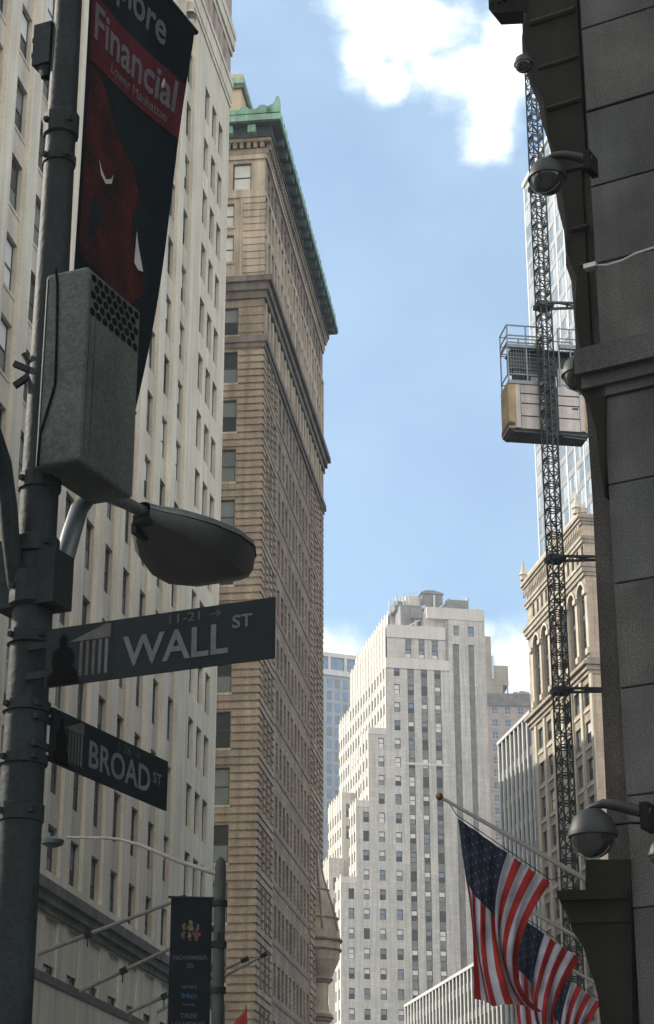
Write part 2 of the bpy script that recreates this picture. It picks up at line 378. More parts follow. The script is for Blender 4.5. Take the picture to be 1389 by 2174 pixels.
# ------------------------------------------------------------------ white office building on the left
AL_W = math.atan2(.988, .1541)
wb = thing('office_building', 'tall pale limestone office building with deep vertical window bays, filling the left side', 'building', (-14.84, 60, 0), AL_W)
PW = lambda s, n, z: (s, -n, z)
def sY(Y): return (Y-60)/.988
S0, S1 = -22.0, sY(112.2)
FL = 3.82
rows = [22.9+FL*k for k in range(-1, 14)]
cols = [sY(100.0-3.36*j) for j in range(0, 17)]
trip = [sY(104.9), sY(107.0), sY(109.0)]
mb = MB()
bays = [(c, c+2.05, 17.0, 75.6) for c in cols]
th = [(t, t+1.3, z-2.45, z) for t in trip for z in rows if z < 75]
mb.wall(PW, S0, S1, 13.2, 76.2, bays+th, .24, 0)
mb.build('facade_wall', [M['white_stone']], wb)
mb = MB(); wh = []
for c in cols:
    hs = [(c+.12, c+1.93, z-2.45, z) for z in rows]
    mb.wall(PW, c, c+2.05, 17.0, 75.6, hs, .26, 0, n=-.18); wh += hs
mb.build('spandrel_panels', [M['white_spandrel']], wb)
def keyw(h):
    Y = 60+h[0]*.988
    return -(1000/Y) if 0 < h[0] else 0
windows(PW, [(a, b, c, d) for a, b, c, d in wh if a > -2], -.36, wb, .08, 0, 70, (1, 1, 1, 2, 3), order=keyw, sill=(.03, .16))
windows(PW, th, -.24, wb, .06, 0, 45, (1, 1, 2, 2), name='narrow_window')
# attic storeys above the belt course
mb = MB()
at_rows = [85.6, 89.4, 93.2]
ah = [(t, t+1.3, z-2.4, z) for t in trip for z in at_rows]+[(c, c+1.9, z-2.4, z) for c in cols for z in at_rows]
mb.wall(PW, S0, S1, 76.2, 96, ah, .35, 0); mb.build('attic_wall', [M['pink_terracotta']], wb)
tag_m = MB()
for h in ah: window_mb(tag_m, PW, *h, -.28, .07, 0, 1, 2)
tag_m.build('attic_windows', WINM, wb)
# carved belt and cornice courses
mb = MB()
for z0, z1, p in ((75.7, 76.1, .08), (76.1, 77.3, .13), (77.3, 77.7, .2), (79.9, 80.4, .12), (80.4, 81.3, .24), (81.3, 81.9, .3)):
    mb.box(S0, S1+p, -.3, p, z0, z1, 0, PW)
k = S0
while k < S1-1:
    mb.box(k+.2, k+1.0, .001, .15, 77.75, 79.6, 1, PW); k += 1.68
mb.build('belt_course', [M['white_stone'], M['pink_terracotta']], wb)
for z in (0,):
    mb = MB()
    for c in cols[::2]:
        mb.lathe([(.02, 1.2), (.28, .8), (.22, .3), (.42, 0)], PW(c-.6, .2, 74.0), 8)
    mb.split_build('pier_finial', [M['white_stone']], wb)
# body behind the facade, end wall, roof
mb = MB(); mb.box(S0, S1-.02, -22, -.75, 0, 96.4, 0, PW); mb.box(S1-.6, S1, -22.01, -.002, 0, 96.2, 0, PW)
mb.build('building_body', [M['white_stone']], wb)
# low dark ledges and the base storeys
mb = MB()
mb.box(S0, S1+.2, -.2, .48, 15.95, 16.4, 0, PW); mb.box(S0, S1+.1, -.2, .34, 15.55, 15.95, 0, PW); mb.box(S0, S1, -.2, .2, 15.2, 15.55, 0, PW)
mb.box(S0, S1+.2, -.2, .30, 12.35, 12.7, 0, PW)
mb.split_build('ledge', [M['dark_grey_stone']], wb)
mb = MB(); bh = [(c, c+1.9, 12.8, 15.1) for c in cols]+[(t, t+1.3, 12.8, 15.1) for t in trip]
mb.wall(PW, S0, S1, 12.71, 15.2, bh, .24, 0, n=.1)
bh2 = [(c+.2, c+1.9, 6.2, 9.6) for c in cols]
mb.wall(PW, S0, S1, 0, 12.35, bh2, .5, 0, n=.25)
mb.build('base_wall', [M['white_stone']], wb)
mb = MB()
windows(PW, bh+bh2, -.1, wb, .08, 0, 45, (1,), name='base_window')

# ------------------------------------------------------------------ brown building with copper cornice
AL_B = math.atan2(-.1263, .992)
bb = thing('corner_building', 'brown banded stone office building with green copper cornice and crest', 'building', (-4.65, 125, 0), AL_B)
PF = lambda s, n, z: (s, -n, z)            # front face, s negative to the left of the corner
PS = lambda s, n, z: (n, s, z)             # street face, s = depth from the corner
LEN = 33.6
BF = 3.865
btops = [63.5-BF*k for k in range(0, 17)]
W0, W1 = -3.75, -1.87
def cols_front(): return [(W0, W1), (-7.6, -5.7), (-11.5, -9.6)]
mb = MB(); fh = []
for a, b in cols_front():
    fh += [(a, b, z-2.55, z) for z in btops]
    fh += [(a, b, 64.8, 67.1)]
    fh += [(a-.15, b-.45, 70.9, 73.2), (a-.15, b-.45, 73.9, 75.9)] if a < -3 else []
fh2 = [(-2.5, -1.08, 77.0, 79.35), (-5.6, -4.1, 77.0, 79.35)]
mb.wall(PF, -14, 0, 0, 69.0, [h for h in fh if h[3] < 69], .32, 0)
mb.build('front_wall', [M['tan_stone']], bb)
mb = MB(); mb.wall(PF, -14, 0, 69.0, 80.0, [h for h in fh if h[3] > 69]+fh2, .3, 0)
mb.build('upper_front_wall', [M['tan_light']], bb)
for h in fh[:0]+[h for h in fh if h[0] > -4]+fh2[:1]:
    mb = MB(); mb_t = 3 if h[3] > 69 else random.choice((1, 2, 2))
    window_mb(mb, PF, *h, -.22, .09, 0, mb_t, 3 if h[3] > 69 else random.choice((1, 2, 2)))
    o = mb.build('window', WINM, bb)
    s_ = MB(); s_.box(h[0]-.08, h[1]+.08, -.2, .11, h[2]-.18, h[2]-.001, 0, PF); s_.build('sill', M['tan_light'], o)
mb = MB()
for h in [h for h in fh if h[0] <= -4]+fh2[1:]: window_mb(mb, PF, *h, -.22, .09, 0, 1, 2)
mb.build('rear_windows', WINM, bb)
# banded rustication: projecting courses on the front pier and between windows
mb = MB(); pitch = BF/7
zb = 4.0
while zb < 64.0:
    over = any(z-2.6 < zb+pitch*.5 < z+.1 for z in btops)
    segs = [(W1+.06, 0.11)] + ([(-14, 0.0)] if not over else [(-5.6, W0-.06), (-9.5, -7.7)])
    if not over: segs = [(-14, .11)]
    for a, b in segs: mb.box(a, b, -.05, .11, zb+.05, zb+pitch-.13, 0, PF)
    zb += pitch
zb = 64.95
while zb < 67.3:
    mb.box(W1+.06, 0.07, -.05, .07, zb+.04, zb+.62, 0, PF); zb += .70
mb.build('rusticated_courses', [M['tan_stone']], bb)
mb = MB(); zb = 69.9
while zb < 76.0:
    mb.box(-1.62, .06, -.05, .07, zb+.03, zb+.50, 0, PF); zb += .59
mb.box(-1.85, -1.65, -.05, .1, 69.4, 76.3, 0, PF); mb.box(-3.9, -3.7, -.05, .1, 69.4, 76.3, 0, PF)
mb.box(-14, .1, -.05, .14, 76.3, 76.75, 0, PF); mb.box(-2.75, -.85, .001, .1, 76.75, 77.0, 0, PF)
mb.box(-14, .1, -.05, .16, 79.6, 80.0, 0, PF)
mb.build('upper_courses', [M['tan_light']], bb)
# street face: courses near both ends, plain brick between, floor lines
sh = []
for z in btops[:]:
    for s in (1.3, 3.0, 4.7): sh.append((s, s+1.0, z-2.5, z))
    for j in range(10): s = 8.0+j*1.85; sh.append((s, s+.95, z-2.3, z-.1))
    for s in (27.2, 29.0, 30.8): sh.append((s, s+1.0, z-2.5, z))
for s in (1.3, 3.0, 4.7, *[8+j*1.85 for j in range(10)], 27.2, 29.0, 30.8):
    sh.append((s, s+1.0, 64.9, 67.1)); sh.append((s, s+1.0, 70.6, 73.0)); sh.append((s, s+1.0, 74.0, 75.9)); sh.append((s, s+.95, 77.0, 79.2))
mb = MB(); mb.wall(PS, 0, LEN, 0, 80.0, sh, .30, 0); mb.build('street_wall', [M['tan_brick']], bb)
near = sorted(sh, key=lambda h: (h[0] > 6, -h[0]))
windows(PS, sh, -.22, bb, .09, 0, 95, (1, 1, 2, 2, 3), name='street_window', order=lambda h: (h[0] > 6.5, h[3]))
mb = MB(); zb = 4.0
while zb < 64.0:
    over = any(z-2.6 < zb+pitch*.5 < z+.1 for z in btops)
    for e0, ws in ((.0, (1.3, 3.0, 4.7)), (26.0, (27.2, 29.0, 30.8))):
        e1 = e0+6.6 if e0 < 1 else LEN
        if not over: mb.box(e0, e1, -.05, .11, zb+.05, zb+pitch-.13, 0, PS)
        else:
            edges = [e0]+[x for w in ws for x in (w-.05, w+1.05)]+[e1]
            for q in range(0, len(edges), 2): mb.box(edges[q], edges[q+1], -.05, .11, zb+.05, zb+pitch-.13, 0, PS)
    zb += pitch
mb.build('street_courses', [M['tan_stone']], bb)
mb = MB()
for z in btops: mb.box(6.6, 26, -.05, .05, z-2.86, z-2.66, 0, PS)
mb.build('floor_lines', [M['tan_dark']], bb)
# pilasters / window surrounds in the top zone
mb = MB()
for j in range(21):
    s = .5+j*1.62
    mb.box(s, s+.38, -.05, .16, 69.6, 76.2, 0, PS); mb.box(s, s+.38, -.05, .14, 64.6, 67.6, 0, PS)
mb.box(0, LEN, -.05, .14, 76.25, 76.7, 0, PS); mb.box(0, LEN, -.05, .10, 73.1, 73.9, 0, PS); mb.box(0, LEN, -.05, .16, 79.6, 80.0, 0, PS)
mb.build('pilasters', [M['tan_light']], bb)
# belt cornices wrapping the corner
def wrap(mb, z0, z1, p, mi=0):
    mb.box(-14, p, -p, .3, z0, z1, mi)                       # front strip (local x,y)
    mb.box(-.3, p, .3, LEN+p, z0, z1, mi)
mb = MB()
wrap(mb, 67.7, 68.3, .22); wrap(mb, 68.3, 68.9, .42); wrap(mb, 68.9, 69.35, .68)
wrap(mb, 63.75, 64.1, .18); wrap(mb, 64.1, 64.6, .32)
mb.build('belt_cornice', [M['tan_dark']], bb)
# main cornice: dentils, brackets, copper fascia and crest
mb = MB(); wrap(mb, 80.0, 80.45, .2); wrap(mb, 80.95, 81.25, .45)
k = -13.9
while k < .0: mb.box(k, k+.3, -.38, .0, 80.46, 80.94); k += .52
k = .1
while k < LEN: mb.box(0, .38, k, k+.3, 80.46, 80.94); k += .52
mb.build('dentil_frieze', [M['tan_stone']], bb)
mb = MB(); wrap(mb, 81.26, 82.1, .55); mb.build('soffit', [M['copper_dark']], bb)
mb = MB(); k = -13.5
while k < .3: mb.box(k, k+.6, -1.0, -.551, 81.45, 82.08); k += 1.75
mb.split_build('bracket', [M['copper']], bb)
mb = MB(); k = 1.2
while k < LEN: mb.box(.551, 1.15, k, k+.6, 81.45, 82.08); k += 1.75
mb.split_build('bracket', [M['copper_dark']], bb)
mb = MB(); wrap(mb, 82.11, 82.25, 1.2, 1); wrap(mb, 82.25, 82.75, 1.3, 0); wrap(mb, 82.75, 83.15, .95, 0); wrap(mb, 83.15, 83.6, .8, 0)
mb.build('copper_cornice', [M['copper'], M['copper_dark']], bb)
mb = MB()
def crest(o, d, ext, length, n):
    for i in range(n):
        c = Vector(o)+Vector(d)*(length*(i+.5)/n); w = length/n*.46
        pts = [(-w, 0), (-w, .42), (-w*.72, .5)]+[(w*.62*math.sin(a), .5+.38*math.cos(a)) for a in (-1.4, -.9, -.45, 0, .45, .9, 1.4)]+[(w*.72, .5), (w, .42), (w, 0)]
        h = .62+.2*((i*7) % 3)/2
        mb.prism([(a, b*h) for a, b in pts], lambda a, dd, b, c=c: (c.x+d[0]*a+ext[0]*dd, c.y+d[1]*a+ext[1]*dd, c.z+b), 0, .12)
crest((-12, -1.24, 82.9), (1, 0, 0), (0, 1, 0), 12.6, 9)
crest((1.24, -.4, 82.76), (0, 1, 0), (-1, 0, 0), LEN+.6, 30)
mb.prism([(-.7, 0), (-.66, .5), (-.45, .62), (-.2, .72), (-.05, 1.0), (.02, 1.3), (.14, 1.42), (.28, 1.36), (.33, 1.1), (.35, 0)], lambda a, dd, b: (.88+a, -1.24+dd, 82.9+b), 0, .6)
mb.build('copper_crest', [M['copper']], bb)
mb = MB(); mb.box(-14, -.34, .34, LEN, 0, 83.5); mb.build('building_body', [M['tan_dark']], bb)
mb = MB(); mb.box(-9, -2.55, 3.2, 12, 83.5, 88.2, 0); mb.box(-9.2, -2.35, 3.0, 12.2, 88.2, 88.6, 2); mb.box(-9.2, -2.3, 2.95, 12.2, 88.6, 89.1, 1); mb.box(-9.2, -2.4, 3.05, 12.1, 89.1, 89.5, 0)
mb.build('penthouse', [M['cream'], M['copper'], M['tan_dark']], bb)
# curved bay with a domed hood at the far end
mb = MB()
prof_b = [(1.1, 8.0), (1.1, 19.4), (1.3, 19.5), (1.36, 20.0), (1.1, 20.2), (1.02, 20.9), (1.06, 22.4), (1.25, 22.5), (1.3, 22.9), (1.55, 23.5), (1.86, 24.2), (1.98, 25.0), (1.98, 25.9), (1.9, 26.5), (1.74, 27.4), (1.42, 28.6), (1.0, 29.8), (.62, 31.0), (.28, 32.8), (.08, 34.4)]
bc0 = (-.1, 30.4, 0)
mb.lathe(prof_b, bc0, 26, 0, -math.pi/2, math.pi/2)
mb.build('round_bay', [M['tan_stone']], bb)
mb = MB()
for z, r, w in ((25.0, 2.02, .1), (25.75, 2.04, .14), (27.5, 1.76, .1), (29.8, 1.03, .09), (22.7, 1.3, .1), (19.75, 1.36, .1)):
    mb.tube([(bc0[0]+r*math.cos(R(a)), bc0[1]+r*math.sin(R(a)), z) for a in range(-88, 89, 8)], w, 6)
for a in (-66, -20, 66):
    mb.tube([(bc0[0]+(r+.03)*math.cos(R(a)), bc0[1]+(r+.03)*math.sin(R(a)), z) for r, z in prof_b if z > 26.4], [.11, .1, .1, .09, .08, .07, .05][:len([1 for r, z in prof_b if z > 26.4])], 6)
mb.split_build('bay_moulding', [M['tan_dark']], bb)
mb = MB()
for a in (-58, -30, -2, 26):
    for z0, z1 in ((13.6, 18.2),):
        a0, a1 = R(a-9), R(a+9)
        q = lambda r, an, z: (-.1+r*math.cos(an), 30.4+r*math.sin(an), z)
        mb.quad(q(1.12, a0, z0), q(1.12, a1, z0), q(1.12, a1, z1), q(1.12, a0, z1), 1)
mb.split_build('bay_window', WINM, bb)

# ------------------------------------------------------------------ unseen plain block, added beyond it to shade the ornate street face
nb = thing('shade_block', 'unseen plain brown block added behind the copper corniced building to cast shade', 'building', (-3.2, 163, 0), 0)
mb = MB(); hs = [(s, s+1.4, z, z+2.1) for s in [2+3.1*i for i in range(20)] for z in [6+3.7*j for j in range(16)]]
mb.wall(PS, 0, 66, 0, 68, hs, .3, 0); mb.build('street_wall', [M['tan_brick']], nb)
mb = MB(); mb.box(-24, -.32, 0, 66, 0, 67.6); mb.build('building_body', [M['tan_dark']], nb)
mb = MB()
for h in hs: window_mb(mb, PS, *h, -.22, .09, 0, 1, 2)
tag(mb.build('windows', WINM, nb), kind='stuff')

# ------------------------------------------------------------------ setback tower closing the view
AL_S = R(11)
sb = thing('setback_tower', 'pale stone stepped tower with grey window strips closing the far end of the street', 'building', (11.29, 350, 0), AL_S)
PFs = lambda s, n, z: (s, -n, z)
def PL(x0): return lambda s, n, z: (x0-n, s, z)
RP = 3.55
def top(k): return 108.0-RP*k
sing = {'b': (1.46, 2.63, 0, 21), 'c': (-1.72, -.57, 4, 21), 'd': (-4.71, -3.57, 8, 21), 'e': (-7.53, -6.45, 12, 21)}
strips = [(4.13, 5.36), (6.78, 8.01), (9.41, 10.68)]
dark = [(13.15, 14.42), (16.25, 17.4)]
def hs_(c): a, b, k0, k1 = sing[c]; return [(a, b, top(k)-1.95, top(k)) for k in range(k0, k1)]
mb = MB()
mb.wall(PFs, 0, 12.3, 20, 109.5, hs_('b')+[(a, b, 34, 107.9) for a, b in strips], .34, 0)
up = [(3.82, 5.0, 109.9, 114.4), (6.45, 7.62, 109.9, 114.4), (9.05, 10.25, 109.9, 114.4)]
mb.wall(PFs, .25, 11.7, 109.5, 116.2, up, .34, 0, n=-.12)
mb.wall(PFs, 12.3, 19.65, 20, 120.2, [(a, b, 30, 113.1) for a, b in dark]+[(13.35, 14.55, 114.8, 116.8), (16.27, 17.45, 114.8, 116.8)], .34, 0, n=.1)
mb.wall(PFs, -3.5, 0, 20, 95.6, hs_('c'), .3, 0)
mb.wall(PFs, -5.95, -3.5, 20, 81.6, hs_('d'), .3, 0)
mb.wall(PFs, -8.85, -5.95, 20, 67.4, hs_('e'), .3, 0)
mb.build('front_wall', [M['setback']], sb)
mb = MB()
mb.box(-.1, 12.35, -.2, .16, 107.6, 109.6, 0, PFs); mb.box(.2, 11.75, -.3, .06, 113.75, 116.3, 0, PFs)
mb.box(8.07, 19.5, -.25, .22, 118.0, 120.3, 0, PFs)
for a, b, z in ((-3.55, -.12, 95.7), (-6.0, -3.56, 81.7), (-8.9, -6.01, 67.5)): mb.box(a, b, -.2, .07, z-1.25, z, 0, PFs)
mb.box(12.3, 19.7, -.05, .14, 100.2, 101.0, 0, PFs) if False else None
mb.box(2.7, 12.28, -.05, .02, 88.9, 89.35, 0, PFs)
mb.split_build('parapet', [M['setback_light']], sb)
whs = []
for k in range(0, 21):
    for a, b in strips: whs.append((a+.03, b-.03, top(k)-1.95, top(k)-.05))
whs2 = hs_('b')+hs_('c')+hs_('d')+hs_('e')
def far_win(hl, n, limit, panes):
    for i, h in enumerate(hl[:limit]):
        m_ = MB(); t, b = rnd_panes(panes); window_mb(m_, PFs, *h, n, .1, 0, t, b); m_.build('window', WINM, sb)
vis = [h for h in whs+whs2 if h[3] > 44]
vis.sort(key=lambda h: -h[2])
far_win(vis[:97], -.24, 97, (3, 3, 3, 3, 5, 2, 1))
m_ = MB()
for h in vis[97:]: t, b = rnd_panes((3, 3, 2, 5)); window_mb(m_, PFs, *h, -.24, .1, 0, t, b)
tag(m_.build('lower_windows', WINM, sb), kind='stuff')
mb = MB()
for a, b in strips:
    for k in range(0, 21): mb.box(a+.02, b-.02, -.36, -.22, top(k)-RP, top(k)-2.0, 0, PFs)
for a, b in dark: mb.box(a+.02, b-.02, -.36, -.2, 30, 113, 0, PFs)
for a, b, z0, z1 in up: mb.box(a, b, -.5, -.3, 111.6, 112.6, 0, PFs)
mb.build('grey_spandrels', [M['spandrel_grey']], sb)
for a, b, z0, z1 in up+[]:
    m_ = MB(); window_mb(m_, PFs, a, b, 112.65, z1, -.36, .1, 0, 3, 2); window_mb(m_, PFs, a, b, z0, 111.55, -.36, .1, 0, 5, 3); m_.build('tall_window', WINM, sb)
m_ = MB(); window_mb(m_, PFs, 13.35, 14.55, 114.8, 116.8, -.2, .1, 4, 2, 2); m_.build('small_window', WINM, sb)
m_ = MB(); window_mb(m_, PFs, 16.27, 17.45, 114.8, 116.8, -.2, .1, 0, 5, 5); m_.build('small_window', WINM, sb)
# flanks with white piers
mb = MB(); fw = MB(); pr = MB()
def flank(x0, y0, y1, z0, z1, seed):
    P = PL(x0); n = max(1, round((y1-y0)/2.55)); w = (y1-y0)/n; hs = []
    for i in range(n):
        a = y0+i*w
        k = 0
        while top(k) > z0+2:
            z = top(k)
            if z < z1-.8: hs.append((a+.72*w-.62, a+.72*w+.5, z-1.95, z))
            k += 1
        pr.box(a+.02, a+.36*w, -.05, .09, z0, z1+.55, 0, P)
    mb.wall(P, y0, y1, z0, z1, hs, .14, 0)
    for h in hs: t, b = rnd_panes((1, 1, 2)); window_mb(fw, P, *h, -.06, .08, 0, t, b)
flank(0.0, .3, 34, 95.6, 116.2, 1); flank(0.0, 8.2, 34, 20, 95.6, 2)
flank(-3.5, .05, 8.2, 20, 95.6, 3); flank(-5.95, .05, 7.0, 20, 81.6, 4); flank(-8.85, .05, 6.0, 20, 67.4, 5)
flank(0.0, 34, 46, 20, 108.6, 6)
flank(-2.75, 29, 44, 20, 90.0, 7); flank(-5.6, 28, 43, 20, 76.5, 8)
flank(2.8, 10, 42, 116.2, 122.0, 9)
mb.build('flank_walls', [M['setback']], sb); pr.build('flank_piers', [M['setback_pier']], sb)
tag(fw.build('flank_windows', WINM, sb), kind='stuff')
mb = MB()
gh = [(-1.95, -.85, 85.0, 87.6), (-1.95, -.85, 80.6, 83.2)]
mb.wall(PFs, -2.75, -.02, 20, 90.0, gh, .3, 0, n=-29); 
hh = [(-4.8, -3.7, 70.2, 72.6), (-4.8, -3.7, 66.2, 68.6)]
mb.wall(PFs, -5.6, -2.76, 20, 76.5, hh, .3, 0, n=-28)
mb.split_build('wing_front', [M['setback']], sb)
mb = MB()
for h in gh+hh: window_mb(mb, PFs, *h, -29.2 if h in gh else -28.2, .1, 0, 2, 1)
mb.split_build('wing_window', WINM, sb)
# bodies / roofs
mb = MB()
mb.box(.34, 12.0, .5, 33.9, 0, 116.0); mb.box(12.0, 19.6, .5, 33.9, 0, 120.0); mb.box(.34, 12, 33.9, 46, 0, 108.4)
mb.box(-3.2, .34, .4, 8.19, 0, 95.3); mb.box(-5.6, -3.2, .4, 6.99, 0, 81.3); mb.box(-8.5, -5.6, .4, 5.99, 0, 67.1)
mb.box(-2.4, .34, 29.4, 44, 0, 89.7); mb.box(-5.2, -2.4, 28.4, 43, 0, 76.2); mb.box(3.15, 8.2, 10.2, 41.8, 115.9, 121.8); mb.box(8.1, 12.1, 1.2, 20, 115.9, 120.1)
mb.build('tower_body', [M['setback']], sb)
mb = MB()
mb.box(5.9, 8.9, 8.0, 16, 121.7, 125.2, 1); mb.box(8.9, 13.1, 6.5, 15, 120.1, 125.3, 0)
mb.prism([(8.6, 125.3), (8.6, 125.5), (9.6, 126.0), (11.2, 126.1), (12.8, 125.7), (13.3, 125.5), (13.3, 125.3)], lambda a, d, b: (a, d, b), 6.3, 15.2, 0)
mb.box(4.0, 9.0, 4.5, 9, 116.2, 122.0, 0); mb.box(13.1, 17.4, 3.0, 10, 120.0, 123.2, 0); mb.box(3.4, 5.6, 7.0, 11, 121.7, 123.6, 0); mb.box(5.9, 8.0, 3.0, 4.4, 119.0, 121.0, 0)
mb.split_build('roof_plant', [M['roof_grey'], M['setback_light']], sb)
mb = MB()
for x, y, z0, z1, r in ((3.0, 9.5, 121.6, 124.6, .16), (4.4, 9.5, 121.6, 125.2, .22), (5.2, 9.3, 121.6, 125.0, .2), (6.6, 9.0, 121.6, 124.8, .22), (11.2, 5.8, 121.0, 124.8, .22), (17.6, 4.6, 121.9, 124.4, .28), (17.0, 4.8, 121.9, 123.2, .18)):
    mb.tube([(x, y, z0), (x, y, z1)], r, 8)
for x, z1 in ((7.0, 119.9), (9.0, 121.3)):
    mb.tube([(x, 4.2, 116.2), (x, 4.2, z1), (x-.3, 4.1, z1+.5), (x-.7, 4.0, z1+.1)], .3, 8)
mb.bar((4.2, 2.0, 116.4), (7.4, 2.4, 118.4), .35, .25); mb.bar((10.2, 3.6, 120.4), (13.8, 4.4, 123.4), .4, .3); mb.bar((13.8, 4.4, 123.3), (15.4, 4.4, 122.4), .2)
mb.box(12.6, 15.2, 3.2, 4.6, 120.5, 121.6); mb.bar((5.0, 7, 125.1), (8.5, 8, 125.9), .08); mb.tube([(18.6, 1, 120.2), (18.6, 1, 121.0)], .25)
for x_ in (3.6, 5.0, 6.2, 14.2, 15.6): mb.box(x_, x_+.35, 6.6, 6.8, 122.6, 124.8)
mb.split_build('roof_pipe', [M['white_panel']], sb)

# ------------------------------------------------------------------ blue glass tower and brick apartment block in the distance
bt = thing('glass_tower', 'blue grey glass tower with pale top frame, far behind the stepped tower', 'building', (-9, 453, 0), R(23.7))
mb = MB(); mb.box(-8, 30, .3, 30, 0, 143.4); mb.box(-8, 30, -.1, .3, 138.2, 139.6, 1); mb.box(-8, 30, -.1, .3, 142.9, 144.0, 1)
for i in range(9): x = -7.5+4.4*i; mb.box(x, x+.7, -.1, .3, 139.6, 142.9, 1)
mb.build('tower_body', [M['blue_panel'], M['white_panel']], bt)
mb = MB()
for j in range(34):
    z = 135.2-3.1*j
    for i in range(17):
        x = -7.6+2.2*i; mb.box(x, x+1.15, .18, .32, z, z+2.1, 5 if (i+j) % 3 else 2)
for i in range(8): x = -6.8+4.4*i; mb.box(x+.1, x+3.7, .25, .29, 139.6, 142.9, 5)
tag(mb.build('glazing', WINM, bt), kind='stuff')
br = thing('apartment_block', 'haze-paled brick apartment block with white framed windows and dark roof band, behind the stepped tower', 'building', (36.2, 430, 0), R(4))
mb = MB(); hs = []
for j in range(26):
    for i in range(8): hs.append((2.0+3.05*i, 3.5+3.05*i, 120.6-2.95*j, 122.4-2.95*j))
mb.wall(PFs, 0, 26, 30, 122.6, hs, .3, 0); mb.build('front_wall', [M['red_brick']], br)
for h in hs[:96]:
    m_ = MB(); window_mb(m_, PFs, *h, -.1, .16, 4, 5, 5); m_.box((h[0]+h[1])/2-.07, (h[0]+h[1])/2+.07, -.12, -.08, h[2], h[3], 4, PFs); m_.box(h[0]-.25, h[1]+.25, -.1, .1, h[2]-.35, h[2]-.01, 4, PFs); m_.build('window', WINM, br)
m_ = MB()
for h in hs[96:]: window_mb(m_, PFs, *h, -.1, .16, 4, 5, 5)
tag(m_.build('lower_windows', WINM, br), kind='stuff')
mb = MB(); mb.box(0, 26, .4, 18, 0, 122.5, 0); mb.box(-.1, 26.1, -.3, 18, 122.6, 125.6, 1)
mb.build('building_body', [M['red_brick'], M['spandrel_grey']], br)
mb = MB(); mb.box(-1, 2.7, 2, 9, 125.6, 140.2, 0); mb.box(2.7, 6.6, 2, 9, 128.2, 133.0, 0); mb.box(2.7, 5.2, 2.1, 9, 125.6, 128.2, 0); mb.box(6.2, 6.5, 2.1, 2.4, 125.6, 128.2, 0); mb.tube([(2.9, 1.6, 129.5), (2.9, 1.6, 135.2)], .25, 8, 1)
for x, r in ((7.6, .5), (9.0, .7), (10.2, .5)): mb.box(x, x+r*2, 1, 3, 125.6, 125.9+r, 0)
mb.split_build('roof_bulkhead', [M['buff_block'], M['white_panel']], br)

# ------------------------------------------------------------------ right side street: finned blocks, ornate terracotta building, tower
AL_R = math.atan2(-.9857, .1686)          # local x toward the camera along the street, local y away from the street
PR = lambda s, n, z: (s, -n, z)
fb = thing('finned_block', 'grey office block with closely spaced pale vertical fins, beside the ornate terracotta building', 'building', (25.76, 180, 0), AL_R)
def finned(root, s0, s1, zt, step, fin, depth, fdepth=.16):
    mb = MB(); mb.box(s0, s1, -depth, -fdepth, 0, zt-.1, 0, PR); mb.build('glazed_body', [M['fin_glass']], root)
    mb = MB(); k = s0
    while k < s1: mb.box(k, k+fin, -fdepth-.02, .05, 2, zt-.4, 0, PR); k += step
    mb.build('vertical_fins', [M['fin_white']], root)
    mb = MB(); z = 4.0
    while z < zt-2: mb.box(s0+.01, s1-.01, -fdepth-.02, -fdepth+.03, z, z+1.0, 0, PR); z += 3.5
    mb.build('floor_bands', [M['grey_panel']], root)
    mb = MB(); mb.box(s0-.1, s1+.05, -depth, .12, zt-.4, zt, 0, PR); mb.build('roof_edge', [M['fin_white']], root)
finned(fb, -35.8, -21.8, 57.8, 1.75, .42, 16)
fb2 = thing('finned_block', 'low grey block with fine pale fins, below the flags before the stepped tower', 'building', (25.76, 180, 0), AL_R)
finned(fb2, -89.6, -35.9, 34.8, 1.9, .5, 16)

ob = thing('ornate_building', 'buff terracotta building with tall arches and layered cornices, behind the lattice hoist mast', 'building', (25.76, 180, 0), AL_R)
SA, SB = -21.4, 0.0
bc = [-17.95+3.32*i for i in range(6)]
mb = MB(); ar = []
def arch_wall(mb, P, bays, z0, z1, zspring, hw, s0, s1, mi=0, depth=.38):
    # wall band with round headed openings
    cur = s0
    for c in bays:
        mb.quad(P(cur, 0, z0), P(c-hw, 0, z0), P(c-hw, 0, z1), P(cur, 0, z1), mi)
        arc = [(c-hw*math.cos(math.pi*k/12), zspring+hw*math.sin(math.pi*k/12)) for k in range(13)]
        for k in range(12):
            (xa, za), (xb, zb) = arc[k], arc[k+1]
            mb.quad(P(xa, 0, za), P(xb, 0, zb), P(xb, 0, z1), P(xa, 0, z1), mi)
            mb.quad(P(xa, 0, za), P(xb, 0, zb), P(xb, -depth, zb), P(xa, -depth, za), mi)
        for x in (c-hw, c+hw): mb.quad(P(x, 0, z0), P(x, 0, zspring), P(x, -depth, zspring), P(x, -depth, z0), mi)
        cur = c+hw
    mb.quad(P(cur, 0, z0), P(s1, 0, z0), P(s1, 0, z1), P(cur, 0, z1), mi)
arch_wall(mb, PR, bc, 57.4, 66.0, 64.0, 1.12, SA, SB)
attic = [(c+o-.38, c+o+.38, 67.0, 69.0) for c in bc for o in (-.85, .85)]
mb.wall(PR, SA, SB, 66.0, 71.2, attic, .22, 0)
low = [(c-1.0, c+1.0, z-2.2, z) for c in bc for z in [54.8-3.7*k for k in range(0, 13)]]
mb.wall(PR, SA, SB, 3, 57.4, low, .26, 0)
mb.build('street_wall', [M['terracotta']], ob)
mb = MB()
